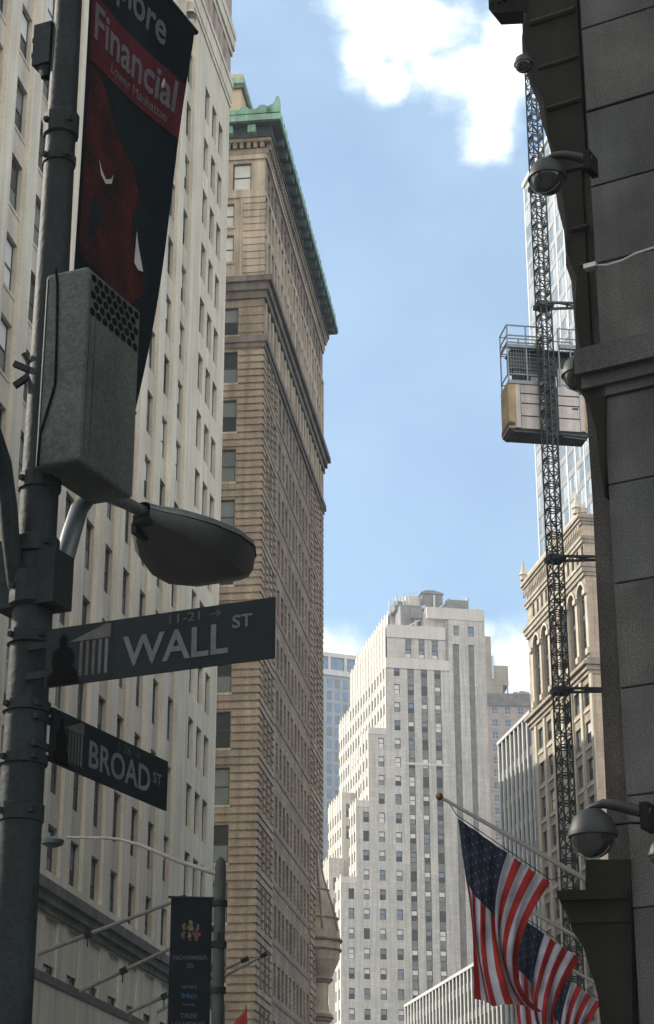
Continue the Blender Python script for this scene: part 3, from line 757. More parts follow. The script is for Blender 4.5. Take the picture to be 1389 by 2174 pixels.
for c in bc:
    for q in range(2):
        P = PR; x0, x1 = (c-1.1, c-.05) if q == 0 else (c+.05, c+1.1)
    mb.quad(PR(c-1.12, -.36, 57.4), PR(c+1.12, -.36, 57.4), PR(c+1.12, -.36, 65.2), PR(c-1.12, -.36, 65.2), 1)
    mb.box(c-.06, c+.06, -.36, -.3, 57.4, 65, 0, PR)
    for z in (59.5, 61.6, 63.7): mb.box(c-1.1, c+1.1, -.36, -.3, z, z+(.5 if z == 61.6 else .12), 0, PR)
mb.build('arched_windows', WINM, ob)
windows(PR, attic, -.16, ob, .06, 0, 20, (1, 1, 2), name='attic_window')
windows(PR, low, -.2, ob, .09, 0, 80, (1, 1, 2, 2, 3))
mb = MB()
for c in bc:                                  # archivolts and slender shafts between the windows
    for k in range(12):
        a0, a1 = math.pi*k/12, math.pi*(k+1)/12
        p = [(c-r*math.cos(a), 64.0+r*math.sin(a)) for r, a in ((1.13, a0), (1.13, a1), (1.42, a1), (1.42, a0))]
        mb.prism(p, PR, .002, .22)
for c in [bc[0]-1.66]+[b+1.66 for b in bc]:
    mb.box(c-.34, c+.34, .002, .18, 57.5, 64.0, 0, PR); mb.box(c-.42, c+.42, .002, .4, 63.6, 64.1, 0, PR); mb.box(c-.42, c+.42, .002, .36, 57.4, 58.0, 0, PR)
    mb.box(c-.36, c+.36, .002, .17, 3, 55.4, 0, PR)
for c in bc:
    for z in [52.3-3.7*k for k in range(0, 12)]: mb.box(c-1.05, c+1.05, -.2, .12, z-.3, z, 0, PR)
mb.build('piers', [M['terracotta_lt']], ob)
mb = MB()
for z0, z1, p in ((55.5, 55.9, .2), (55.9, 56.4, .4), (56.4, 56.75, .7), (56.75, 57.1, .35), (65.7, 66.1, .2), (66.1, 66.6, .36), (66.6, 66.95, .5), (69.2, 69.6, .18), (69.6, 69.95, .3), (71.2, 71.5, .22), (71.5, 71.8, .4), (71.8, 72.2, .58)):
    mb.box(SA-p*.8, SB+p*.6, -.4, p, z0, z1, 0, PR); mb.box(SB-.3, SB+p*.6, -14, -.4, z0, z1, 0, PR)
k = SA
while k < SB: mb.box(k, k+.25, .26, .42, 70.5, 71.15, 0, PR); k += .6
mb.build('cornice', [M['terracotta']], ob)
mb = MB()
for s in (SA+.3, bc[3]-1.66, SB-.6): mb.lathe([(.42, 72.5), (.42, 73.0), (.55, 73.1), (.35, 73.5), (.18, 74.3), (.02, 75.0)], PR(s, .3, 0), 8)
mb.box(SA, SB, -.6, .1, 72.5, 73.0, 0, PR)
mb.split_build('finial', [M['terracotta_lt']], ob)
# flank facing up the street
mb = MB(); PE = lambda s, n, z: (SB+n, s, z)
eh = [(y, y+1.1, z-2.1, z) for y in (4.2, 7.2, 10.2) for z in [54.8-3.7*k for k in range(13)]+[62, 65.5, 69]]
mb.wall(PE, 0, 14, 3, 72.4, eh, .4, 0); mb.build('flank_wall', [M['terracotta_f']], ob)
mb = MB()
for h in eh: window_mb(mb, PE, *h, -.3, .08, 0, 1, 2)
mb.build('flank_windows', WINM, ob)
mb = MB(); mb.box(SA+.01, SB-.45, -14, -.82, 0, 72.3, 0, PR); mb.build('building_body', [M['tan_dark']], ob)
mb = MB(); mb.box(SA, SB, -.7, 0.02, 0, 3, 0, PR); mb.build('shop_base', [M['dark_grey_stone']], ob)

gt = thing('skyscraper', 'tall office tower with white mullions and checkered grey panels, behind the hoist mast', 'building', (44.9, 381, 0), AL_R)
TB, TF, TZ = 5.6, 5.05, 231.5
mb = MB(); mb.box(0, 62, -26, -.32, 0, TZ, 0, PR); mb.build('tower_body', [M['spandrel_grey']], gt)
pl = MB(); dk = MB()
for i in range(11):
    for j in range(30):
        z1 = TZ-1.2-TF*j; z0 = z1-TF
        if z0 < 70: break
        for q in range(3):
            a = i*TB+.75+q*1.63; b = a+1.5
            m_ = random.choice((0, 0, 1, 2, 2))
            pl.box(a, b, -.31, -.24, z0+1.75, z1-.08, m_, PR)
        dk.box(i*TB+.72, i*TB+TB-.05, -.31, -.2, z0+.1, z0+1.62, 0, PR)
tag(pl.build('pale_panes', [M['pane_light'], M['pane_grey'], M['glass_mid']], gt), kind='stuff'); tag(dk.build('grey_panels', [M['grey_panel']], gt), kind='stuff')
mb = MB()
for i in range(12): mb.box(i*TB, i*TB+.62, -.31, -.14, 40, TZ, 0, PR)
mb.box(-.05, 62, -26, .2, TZ, TZ+1.0, 0, PR); mb.build('white_mullions', [M['white_panel']], gt)

# ------------------------------------------------------------------ dark corner building on the right
AL_C = R(-29.6)
cb = thing('granite_building', 'dark granite corner building with stepped capitals and a string course, filling the right edge', 'building', (1.89, 12, 0), AL_C)
PC = lambda s, n, z: (s, -n, z)
def loc_c(px, py, yl):
    u, t = sky_uv(px, py); yx, yy = -math.sin(AL_C), math.cos(AL_C)
    Y = (yl+1.89*yx+12*yy)/(u*yx+yy); X = u*Y; dx, dy = X-1.89, Y-12
    return dx*math.cos(AL_C)+dy*math.sin(AL_C), 1.6+t*Y
mb = MB()
joints = [-.2, .8, 1.52, 2.24, 2.95, 3.67, 4.38, 5.09, 5.81, 6.52, 7.17]
for i in range(len(joints)-1):
    z0, z1 = joints[i]+.0035, joints[i+1]-.0035
    c = .005
    ring = [(0.02+c, -c*0), ]
    mb.box(.02, 6.4, -.32, 0, z0+c, z1-c, (0, 1, 2, 0, 2, 1)[i % 6], PC); mb.box(.02+c, 6.4, -.32, -.007, z0, z1, (0, 1, 2, 0, 2, 1)[i % 6], PC)
for gi, (z0, z1) in enumerate(((7.52, 8.21), (8.22, 8.84), (8.85, 9.47), (9.49, 10.2), (10.21, 10.95), (10.96, 11.7))):
    mb.box(.02, 6.4, -.32, 0, z0+.0035, z1-.0035, (1, 0, 2)[gi % 3], PC); mb.box(.028, 6.4, -.32, -.007, z0, z1, (1, 0, 2)[gi % 3], PC)
mb.build('stone_pier', [M['granite'], M['granite_b'], M['granite_c']], cb)
mb = MB()
for z0, z1, p in ((7.17, 7.24, .03), (7.24, 7.33, .07), (7.33, 7.52, .13)): mb.box(-.085-p*.35, 6.4, -.34, p, z0, z1, 0, PC)
mb.box(-.05, 6.4, -.34, .35, 12.2, 12.8, 0, PC)
mb.split_build('string_course', [M['granite']], cb)
# recessed strip with the moulded silhouette, flaring out towards the top
prof_px = [(1108, -60), (1110, 5), (1111, 30), (1112, 47), (1108, 80), (1109, 110), (1116, 140), (1122, 167), (1130, 190), (1143, 219), (1149, 255), (1164, 301), (1170, 326), (1184, 438), (1197, 490), (1202, 540), (1201, 562), (1213, 597), (1218, 660), (1221, 700), (1223, 762),
           (1226, 800), (1240, 835), (1246, 880), (1258, 1060), (1271, 1330), (1283, 1600), (1289, 1740), (1294, 1900), (1300, 2174), (1306, 2300)]
pts = [loc_c(x, y, .08) for x, y in prof_px]
zt = max(p[1] for p in pts); zbm = min(p[1] for p in pts)
mb = MB(); poly = pts+[(.35, zbm), (.35, zt)]
mb.prism(poly, PC, -.08, -.85, 0)
mb.build('return_strip', [M['granite_red']], cb)
mb = MB()                                       # darker carved relief on the flared part
pr2 = [(p[0]+.045+.02*math.sin(i*1.7), p[1]) for i, p in enumerate(pts[1:21])]
inner = [(.012, p[1]) for p in reversed(pr2)]
rel = [(min(x, -.02), z) for x, z in pr2]
mb.prism(rel+[(-.1-.0*z, z) for x, z in reversed(rel)] if False else rel+[(-.06, rel[-1][1]), (-.06, 9.1), (-.02, 9.0), (-.02, rel[0][1])], PC, -.03, -.2, 0)
for z, w, o in ((10.42, .05, 0), (10.0, .035, .01), (9.62, .045, 0), (9.05, .03, .01), (8.55, .04, 0), (8.25, .02, 0)):
    x = -.30-(z-9.4)*.13
    mb.tube([PC(x+.03, -.03, z), PC(-.03, -.03, z)], w*.6, 8)
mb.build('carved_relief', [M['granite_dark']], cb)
mb = MB(); t0 = [loc_c(x, y, .08) for x, y in ((1038, -70), (1040, 22), (1046, 30), (1100, 27), (1125, 26), (1125, -70))]
mb.prism(t0, PC, -.06, -.24, 0)
for i in range(9): mb.box(-.745+i*.06, -.715+i*.06, -.058, -.03, 10.72, 10.78, 0, PC)
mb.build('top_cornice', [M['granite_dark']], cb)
# curved soffit bracket below the string course and the lower capital
mb = MB(); sof = [loc_c(x, y, .02) for x, y in ((1222, 770), (1224, 800), (1236, 834), (1258, 870), (1272, 920), (1281, 1000), (1290, 1060), (1291, 790), (1291, 770))]
mb.prism(sof, PC, .03, -.07, 0); mb.build('curved_bracket', [M['granite_dark']], cb)
mb = MB(); cap = [loc_c(x, y, .04) for x, y in ((1251, 1828), (1251, 1893), (1192, 1895), (1193, 1906), (1202, 1930), (1210, 1938), (1219, 1962), (1222, 1978), (1246, 2012), (1259, 2056), (1271, 2092), (1278, 2124), (1283, 2174), (1290, 2300), (1352, 2300), (1345, 1828))]
mb.prism(cap, PC, .02, -.6, 0)
l0 = [loc_c(x, y, .0) for x, y in ((1188, 1893), (1190, 1908), (1200, 1914), (1338, 1909), (1338, 1890))]
mb.prism(l0, PC, .05, -.62, 0)
l1 = [loc_c(x, y, .0) for x, y in ((1210, 1938), (1214, 1962), (1340, 1958), (1340, 1934))]
mb.prism(l1, PC, .035, -.6, 0)
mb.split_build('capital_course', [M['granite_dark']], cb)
# building body along Broad street, slanting with the street
mb = MB()
def wpt(X, Y, z): 
    dx, dy = X-1.89, Y-12; ca, sa = math.cos(AL_C), math.sin(AL_C)
    return (dx*ca+dy*sa, -dx*sa+dy*ca, z)
foot = [(2.22, 12.33), (1.89+.158*100, 112), (1.89+.158*100+20, 109), (14, 12), (7.2, 9.2)]
n = len(foot); H = 44
mb.add([wpt(x, y, 0) for x, y in foot]+[wpt(x, y, H) for x, y in foot], [tuple(range(n)), tuple(range(2*n-1, n-1, -1))]+[(i, (i+1) % n, n+(i+1) % n, n+i) for i in range(n)])
mb.build('building_body', [M['granite']], cb)

# dome cameras on the granite
def dome_camera(px, py, Y, r, label, arm=True, sc=1.0):
    c = at(px, py, Y); t = thing('dome_camera', label, 'camera', c, AL_C, 'dome cameras on the granite building')
    mb = MB(); mb.lathe([(0, r*1.02), (r*.45, r*.93), (r*.8, r*.62), (r*.98, r*.15), (r*1.03, -.02*r), (r*1.03, -.16*r), (r*.94, -.2*r)], (0, 0, 0), 24); mb.build('housing', M['dome_cap'], t, True)
    mb = MB(); mb.lathe([(r*.93, -.18*r), (r*.86, -.45*r), (r*.66, -.78*r), (r*.36, -.98*r), (0, -1.04*r)], (0, 0, 0), 24); mb.build('bubble', M['dome_glass'], t, True)
    mb = MB()
    for a0 in (200, 300):
        pts_ = [Vector((math.cos(R(a0+k*4))*r*.96, math.sin(R(a0+k*4))*r*.96, -.30*r-.12*r*math.sin(k/14*math.pi))) for k in range(15)]
    pts_ = [Vector((math.cos(R(200+k*10))*r*.93, -r*.25, -.18*r+math.sin(R(200+k*10))*r*.92)) for k in range(1, 14)]
    mb.tube(pts_, r*.022, 5); mb.build('bubble_rim', M['clear'], t, True)
    if arm:
        mb = MB(); k = [Vector((-.35*r, 0, r*.96)), Vector((.0*r, 0, r*1.08)), Vector((.5*r, 0, r*1.16)), Vector((1.0*r, .1*r, r*1.08)), Vector((1.6*r, .3*r, r*.88)), Vector((2.3*r, .6*r, r*.66))]
        mb.tube(k, [r*.05, r*.13, r*.2, r*.24, r*.25, r*.25], 10); mb.build('arm', M['dome_cap'], t, True)
        mb = MB(); mb.box(2.0*r, 2.35*r, .2*r, 1.4*r, 0, r*1.1); mb.build('wall_plate', M['granite_dark'], t)
        mb = MB(); mb.tube([(.3*r, .3*r, .3*r), (1.5*r, .5*r, .35*r), (2.2*r, .8*r, .3*r)], r*.06, 6); mb.build('conduit', M['iron'], t)
    return t
dome_camera(1162, 375, 11.6, .132, 'grey dome camera beside the lattice mast top, against the sky')
dome_camera(1259, 1768, 11.6, .148, 'largest grey dome camera, above the flag pole foot')
dome_camera(1233, 792, 12.75, .140, 'dark dome camera tucked under the granite string course', arm=False)
dome_camera(1112, 135, 11.7, .070, 'small dome camera at the top, highest on the granite building', arm=False)
dome_camera(1408, 1812, 11.2, .085, 'dome camera cut by the right edge of the photo', arm=False)

# little gooseneck floodlight
p0 = at(1389, 556, 11.55)
gl = thing('floodlight', 'small pale gooseneck floodlight on the granite pier', 'light', at(1255, 566, 11.55), AL_C)
mb = MB(); mb.box(-.045, .045, -.03, .03, -.016, .016); mb.build('lamp_head', M['galv'], gl)
mb = MB(); mb.tube([(.05, 0, -.005), (.12, 0, -.022), (.22, 0, -.018), (.33, .0, .012), (.45, .05, .05), (.6, .25, .06)], .009, 6); mb.build('gooseneck', M['galv'], gl, True)

# ------------------------------------------------------------------ construction hoist
AL_H = R(8.9)
hm = thing('hoist_mast', 'dark steel lattice hoist mast with wall ties, rising in front of the ornate building', 'hoist mast', (12.7, 100, 0), R(20))
mb = MB(); w = .34
leg = [(-w, -w), (w, -w), (w, w), (-w, w)]
for x, y in leg: mb.tube([(x, y, 0), (x, y, 80)], .045, 6)
z = 0; k = 0
while z < 79.5:
    for i in range(4):
        (xa, ya), (xb, yb) = leg[i], leg[(i+1) % 4]
        mb.bar((xa, ya, z), (xb, yb, z), .055)
        if k % 2: mb.bar((xa, ya, z), (xb, yb, z+.76), .045)
        else: mb.bar((xb, yb, z), (xa, ya, z+.76), .045)
    if k % 2 == 0:
        for i in range(4):
            (xa, ya), (xb, yb) = leg[i], leg[(i+1) % 4]; mb.bar((xa, ya, z+.12), (xb, yb, z+.12), .06)
    z += .76; k += 1
mb.build('lattice', M['mast'], hm)
mb = MB(); mb.bar((-.02, -w-.05, 0), (-.02, -w-.05, 80), .07); mb.build('gear_rack', M['mast'], hm)
mb = MB(); mb.tube([(-w-.12, .1, 0), (-w-.12, .1, 79)], .05, 5); mb.tube([(w+.12, -.1, 0), (w+.12, -.1, 79)], .05, 5); mb.split_build('cable_guide', M['mast'], hm)
for zt_ in (30.6, 38.2, 54.0, 62.0):
    mb = MB(); ca, sa = math.cos(-R(20)), math.sin(-R(20))
    f = lambda x, y, z: (x*ca-y*sa, x*sa+y*ca, z)
    mb.bar(f(-.45, -.45, zt_), f(4.2, -.1, zt_+.05), .13); mb.bar(f(-.45, .45, zt_), f(4.2, .2, zt_+.05), .13); mb.bar(f(1.4, -.4, zt_), f(1.4, .4, zt_), .1)
    mb.bar(f(.5, -.45, zt_), f(2.6, .35, zt_), .07); mb.box(-.46, .46, -.46, .46, zt_-.18, zt_+.12)
    mb.build('wall_tie', M['mast'], hm)
hc = thing('hoist_car', 'beige construction hoist car with open railed upper deck, halfway up the mast', 'hoist car', (12.62, 101.3, 45.6), AL_H)
x0, x1 = -2.35, 2.38
mb = MB(); mb.box(x0+.15, x1, -.8, .75, .42, .55, 0); mb.box(x0-.02, x0+.35, -.9, .85, .75, 1.0, 0); mb.bar((.7, -.9, .42), (2.2, -.95, .3), .1); mb.bar((.8, -.9, .25), (2.2, -.95, .12), .1)
mb.add([(x0, -.86, .6), (x0+.3, -.86, .4), (x0+.3, .8, .4), (x0, .8, .6), (x0+.3, -.86, .6), (x0+.3, .8, .6)], [(0, 1, 4), (3, 2, 5), (0, 1, 2, 3)])
mb.build('underframe', M['hoist_dark'], hc)
mb = MB(); mb.box(x0, x0+.42, -.9, .8, .6, 3.45); mb.box(x1-.22, x1+.02, -.86, .8, .6, 3.0); mb.split_build('end_panel', M['hoist_tan'], hc)
mb = MB(); mb.box(x0+.43, x0+.72, -.92, .7, .65, 3.38); mb.box(x1-.5, x1-.23, -.92, .7, .65, 2.95); mb.split_build('door_post', M['hoist_beige'], hc)
for xa, xb in ((x0+.75, -.18), (.62, x1-.52)):
    for z0, z1 in ((.62, 1.36), (1.44, 2.16), (2.24, 2.78), (2.86, 3.38)):
        mb = MB(); mb.box(xa, xb, -.90, -.86, z0, z1); mb.build('cladding_panel', M['hoist_beige'], hc)
mb = MB(); mb.box(x0+.5, x1-.3, -.85, .8, .56, 3.4); mb.box(x1-.95, x1-.6, -.93, -.905, 2.0, 2.1); mb.build('car_core', M['hoist_dark'], hc)
mb = MB()
for x in (x0+.08, x0+1.2, -.1, .8, 1.5, x1-.25):
    mb.bar((x, -.85, 3.4), (x, -.85, 7.2), .08); mb.bar((x, .8, 3.4), (x, .8, 7.2), .07)
for z in (3.55, 4.05, 5.95, 6.1, 6.55, 7.2):
    mb.bar((x0+.05, -.85, z), (-.1, -.85, z), .07); mb.bar((x0+.05, .8, z), (x1-.2, .8, z), .06); mb.bar((.8, -.85, z), (x1-.25, -.85, z), .06)
    mb.bar((x0+.06, -.85, z), (x0+.06, .8, z), .06)
mb.bar((x0+.05, -.85, 5.85), (-.1, -.85, 5.85), .2); mb.bar((x0+.05, -.85, 3.52), (-.1, -.85, 3.52), .22); mb.bar((.85, -.85, 6.0), (x1-.25, -.85, 6.0), .25)
mb.build('guard_rail', M['rail'], hc)
mb = MB(); mb.box(x0+.35, x0+1.3, -.5, .5, 4.6, 5.6, 0); mb.lathe([(0, .3), (.28, .3), (.28, -.3), (0, -.3)], (x0+.9, 0, 4.4), 12, 0); mb.box(x0+.6, x0+.95, -.4, .4, 3.6, 4.6, 0)
mb.box(-1.0, .7, -.3, .6, 3.5, 5.9, 0); mb.box(.75, 1.9, -.2, .5, 4.7, 5.7, 0); mb.box(x0+.3, x1-.4, -.7, .7, 5.72, 5.8, 0)
mb.split_build('machinery', M['hoist_dark'], hc)
mb = MB(); mb.box(.75, 1.35, -.6, -.3, 3.5, 4.7); mb.box(-.85, -.4, -.5, -.35, 3.6, 4.1); mb.split_build('control_box', M['hoist_beige'], hc)

mb = MB()
for xm in range(9): mb.bar((x0+.1+xm*.16, -.86, 4.05), (x0+.1+xm*.16, -.86, 5.95), .018)
for zm in range(8): mb.bar((x0+.06, -.87, 4.2+zm*.24), (-.12, -.87, 4.2+zm*.24), .018)
mb.build('wire_mesh', M['rail'], hc)
mb = MB(); mb.tube([(.95, .9, .2), (1.0, .9, -6), (.98, .9, -20), (1.0, .9, -44)], .045, 5); mb.build('trailing_cable', M['black'], hc)

# ------------------------------------------------------------------ foreground lamp post
AL_P = R(-23.77)
PX, PY = -1.46, 9.0
lp = thing('street_lamp', 'tall dark iron lamp post with two curved arms, standing in the left foreground', 'street lamp', (PX, PY, 0), AL_P)
mb = MB(); seg = 12
prof = [(.125, 0), (.125, .6), (.112, .7), (.108, 3.0), (.104, 4.0), (.098, 5.2), (.086, 6.8), (.076, 8.2), (.066, 10.5), (.06, 11.2)]
mb.lathe(prof, (0, 0, 0), 14); mb.build('post', M['iron'], lp, True)
for z, r, h in ((3.60, .114, .05), (3.86, .118, .03), (4.12, .118, .03), (4.47, .118, .04), (4.72, .125, .10), (4.95, .118, .05), (5.30, .11, .05), (7.42, .098, .08), (7.20, .092, .03)):
    mb = MB(); mb.lathe([(r-.02, -h), (r, -h*.8), (r, h*.8), (r-.02, h)], (0, 0, z), 14)
    for a in (250, 330): mb.box(r*math.cos(R(a))-.012, r*math.cos(R(a))+.012, r*math.sin(R(a))-.02, r*math.sin(R(a))+.02, z-.012, z+.012)
    mb.build('clamp_band', M['iron'], lp)
mb = MB(); mb.box(.06, .17, -.09, .09, 4.62, 4.9); mb.box(-.17, -.06, -.09, .09, 4.62, 4.98); mb.split_build('arm_bracket', M['iron'], lp)
arm_pts = [(.06, .06, 4.72), (.06, .16, 4.9), (.05, .24, 5.10), (.03, .34, 5.28), (.01, .48, 5.41), (0, .65, 5.48), (0, .85, 5.51), (0, 1.08, 5.53)]
mb = MB(); mb.tube([Vector(p) for p in arm_pts], [.045, .05, .05, .047, .043, .04, .038, .036], 10); mb.build('lamp_arm', M['alu'], lp, True)
mb = MB(); mb.tube([(-.06, -.06, 4.72), (-.06, -.14, 4.95), (-.05, -.2, 5.12), (-.03, -.3, 5.30), (-.01, -.46, 5.44), (0, -.65, 5.5), (0, -1.08, 5.53)], .045, 10); mb.build('lamp_arm', M['iron'], lp, True)
def cobra(sign):
    top_, bot = MB(), MB(); st = []
    data = [(1.03, .05, .045, .05), (1.10, .09, .05, .08), (1.22, .18, .07, .11), (1.40, .27, .085, .15), (1.62, .325, .095, .17), (1.82, .32, .09, .165), (1.98, .25, .075, .13), (2.08, .15, .055, .08), (2.12, .07, .03, .03), (2.125, .01, .01, .01)]
    N = 10
    for part, up_ in ((top_, True), (bot, False)):
        vs_ = []; fs = []
        for y, w_, ht, hb in data:
            for k in range(N+1):
                a = math.pi*k/N; x = w_*math.cos(a)+.015
                zz = 5.53+(ht*math.sin(a)**.7 if up_ else -hb*min(1, (math.sin(a)*1.5)**.8)-.004)
                if not up_: x *= .97
                vs_.append((x, sign*y, zz))
        for i in range(len(data)-1):
            for k in range(N): q = i*(N+1)+k; fs.append((q, q+1, q+N+2, q+N+1))
        part.add(vs_, fs)
    h = top_.build('lamp_head', M['alu'], lp, True); bot.build('lens', M['lens'], h, True)
    m_ = MB(); m_.box(-.04, .06, sign*1.02, sign*1.14, 5.45, 5.50); m_.box(-.07, -.04, sign*1.06, sign*1.2, 5.41, 5.47); m_.build('latch', M['iron'], h)
cobra(1); cobra(-1)
mb = MB(); mb.box(-.18, -.07, -.06, .05, 7.83, 8.10); mb.box(-.2, -.18, -.04, .02, 7.90, 7.93); mb.box(-.2, -.18, -.04, .02, 8.0, 8.03); mb.lathe([(.05, 0), (.03, -.06)], (-.12, 0, 7.83), 8); mb.build('sensor_box', M['iron'], lp)
mb = MB(); mb.bar((-.07, -.05, 5.93), (-.15, -.08, 5.97), .03); mb.bar((-.07, -.05, 5.90), (-.14, -.08, 5.84), .03); mb.bar((-.07, -.05, 5.96), (-.1, -.08, 6.02), .02); mb.build('small_bracket', M['iron'], lp)

# equipment cabinet on the post
eb = thing('equipment_cabinet', 'grey steel cabinet with a grid of round vent holes, strapped to the foreground lamp post', 'cabinet', (PX, PY, 0), AL_P)
mb = MB(); bx0, bx1, by0, by1, bz0, bz1 = .065, .322, -.165, .395, 5.31, 6.405
mb.box(bx0, bx1, by0, by1, bz0, bz1); o = mb.build('shell', M['steel_grey'], eb)
bv = o.modifiers.new('round', 'BEVEL'); bv.width = .022; bv.segments = 3
mb = MB()
for i in range(8):
    for j in range(5):
        y = -.105+i*.064+(.032 if j % 2 else 0); z = 6.355-j*.048
        if y > .365: continue
        ring = [(bx1+.0025, y+.0265*math.cos(2*math.pi*k/14), z+.022*math.sin(2*math.pi*k/14)) for k in range(14)]
        mb.add(ring, [tuple(range(14))])
mb.build('vent_holes', M['black'], eb)
mb = MB(); mb.tube([(.13, by0-.005, 6.42), (.145, by0-.006, 6.32), (.16, by0-.006, 6.0), (.165, by0-.006, 5.75), (.12, by0-.006, 5.58), (.095, by0-.006, 5.5), (.09, by0-.006, 5.32)], .007, 6); mb.build('cable', M['black'], eb, True)
mb = MB()
for q in (-.10, .18):
    mb.box(bx1, bx1+.0015, by0+.06+q*.2, by0+.0615+q*.2, 5.36, 6.36)
mb.box(bx0+.02, bx0+.023, by0-.004, by0-.001, 5.34, 6.37); mb.split_build('seam', M['black'], eb)
mb = MB(); mb.box(.02, bx0, -.1, .1, 5.45, 5.52); mb.box(.02, bx0, -.1, .1, 6.15, 6.22); mb.split_build('mounting_bracket', M['iron'], eb)

# street signs
def temple(mb, fn, w, h, mi_g, mi_w):
    mb.add([fn(a*w, b*h) for a, b in ((0, .04), (1, .04), (1, .97), (0, .97))], [(0, 1, 2, 3)], mi_g)
    return
def street_sign(name, label, P, L, H, words, st_word, nums, wsz, org_txt, st_pos, num_pos):
    t = thing(name, label, 'street sign', (PX, PY, 0), AL_P)
    mb = MB(); mb.box(0, L, -.006, .006, 0, H, 0, P); mb.build('sign_plate', M['sign_blue'], t)
    fn = lambda x, y: P(x, .008, y)
    fn2 = lambda x, y: P(x, .0105, y); fn3 = lambda x, y: P(x, .0130, y)
    mb = MB(); put_text(mb, words, wsz, lambda x, y: fn2(org_txt[0]+x, org_txt[1]+y), 0, True, sx=org_txt[2])
    put_text(mb, st_word, wsz*.42, lambda x, y: fn2(st_pos[0]+x, st_pos[1]+y), 0, True, sx=1.15)
    mb.build('street_name', M['sign_white'], t)
    mb = MB(); put_text(mb, nums, .062, lambda x, y: fn2(num_pos[0]+x, num_pos[1]+y), 0, sx=num_pos[2]); mb.build('house_numbers', M['sign_grey'], t)
    # picture panel: temple front and a standing statue in silhouette
    pw = org_txt[3]
    mb = MB(); mb.add([fn(a, b) for a, b in ((.01, .01), (pw, .01), (pw, H-.01), (.01, H-.01))], [(0, 1, 2, 3)], 0)
    mb.add([fn2(a*pw, b*H) for a, b in ((.35, .72), (.98, .72), (.98, .95), (.9, .96))], [(0, 1, 2, 3)], 1)
    for i in range(5):
        x = .52+i*.095; mb.add([fn2(a*pw, b*H) for a, b in ((x, .12), (x+.045, .12), (x+.045, .70), (x, .70))], [(0, 1, 2, 3)], 1 if i < 4 else 2)
    sil = [(.05, .02), (.52, .02), (.5, .2), (.42, .3), (.46, .45), (.40, .6), (.32, .66), (.33, .8), (.27, .88), (.21, .8), (.22, .67), (.12, .58), (.1, .4), (.14, .25), (.05, .18)]
    mb.add([fn3(a*pw, b*H) for a, b in sil], [tuple(range(len(sil)))], 3)
    mb.build('picture_panel', [M['sign_blue'], M['sign_grey'], M['sign_white'], M['black']], t)
    mb = MB(); mb.box(-.12, .06, -.03, -.008, H*.2, H*.32, 0, P); mb.box(-.12, .06, -.03, -.008, H*.7, H*.82, 0, P); mb.split_build('sign_bracket', M['iron'], t)
    return t
PWs = lambda s, n, z: (.17+s, -.115-n, 4.17+z)
street_sign('street_sign', 'dark blue WALL ST street sign, upper of the two on the foreground post', PWs, 1.215, .292, 'WALL', 'ST', '11-21 \u2192', .205, (.43, .055, 1.0, .365), (1.0, .168), (.655, .232, 1.35))
PBs = lambda s, n, z: (.115+n, .045+s, 3.855+z)
street_sign('street_sign', 'dark blue BROAD ST street sign, lower of the two on the foreground post', PBs, 1.18, .268, 'BROAD', 'ST', '1-26 \u2192', .190, (.34, .055, 1.0, .30), (1.01, .12), (.62, .205, 1.35))

# big banner hung from the post
bn = thing('banner', 'large dark navy and maroon banner hanging from the top of the foreground lamp post', 'banner', (PX, PY, 0), AL_P)
def BN(u, v, off=0.0):
    # u 0..1 from the post outwards, v 0 at the bottom .. 1 at z 9.2
    z = 6.10+(9.19-6.10)*v
    zr = z+ .0
    right = .955+(1.475-.955)*min(1, (z-6.1)/(8.98-6.1))
    y = .205+(right-.205)*u
    x = .015*math.sin(u*5+v*3)+.05*(1-v)*u*math.sin(v*5)
    return (x+off, y, z)
def BZ(z): return (z-6.10)/(9.19-6.10)
mb = MB(); nu, nv = 14, 26
ztop = lambda u: 9.02
for sgn, off in ((0, 0.0), (1, -.006)):
    g = [[BN(i/nu, j/nv*BZ(ztop(0)), off) for i in range(nu+1)] for j in range(nv+1)]
    mb.add([p for r_ in g for p in r_], [(j*(nu+1)+i, j*(nu+1)+i+1, (j+1)*(nu+1)+i+1, (j+1)*(nu+1)+i) for j in range(nv) for i in range(nu)])
mb.build('cloth', M['banner_navy'], bn, True)
def strip_patch(mb, f0, f1, mi, off, nn=18):
    vs_ = []
    for i in range(nn+1):
        u = .01+.98*i/nn
        vs_ += [BN(u, BZ(f0(u)), off), BN(u, BZ(f1(u)), off)]
    mb.add(vs_, [(2*i, 2*i+2, 2*i+3, 2*i+1) for i in range(nn)], mi)
mb = MB(); strip_patch(mb, lambda u: 8.0+.10*u, lambda u: 8.46+.08*u, 0, .006); mb.build('red_band', M['banner_red'], bn)
mb = MB(); put_text(mb, 'Financial', .345, lambda x, y: BN(.03+x*.76, BZ(8.17+.1*(.03+x*.76)+y), .010), 0, True)
put_text(mb, 'Lower Manhattan', .105, lambda x, y: BN(.24+x*.82, BZ(8.055+.1*(.2+x*.8)+y), .010), 0)
put_text(mb, 'Explore', .34, lambda x, y: BN(.02+x*.68, BZ(8.66+y), .010), 0, True)
mb.build('lettering', M['banner_text'], bn)
mb = MB()
cel = [(.02, 7.95), (.12, 7.97), (.22, 7.9), (.34, 7.72), (.46, 7.66), (.58, 7.6), (.66, 7.45), (.6, 7.25), (.66, 7.05), (.78, 6.98), (.84, 6.85), (.7, 6.72), (.52, 6.62), (.3, 6.72), (.16, 6.7), (.02, 6.75)]
cen = BN(.35, BZ(7.3), .007)
ring = [BN(u, BZ(z), .007) for u, z in cel]
mb.add([cen]+ring, [(0, i+1, (i+1) % len(ring)+1) for i in range(len(ring))]); mb.build('russet_figure', M['banner_brown'], bn)
mb = MB()
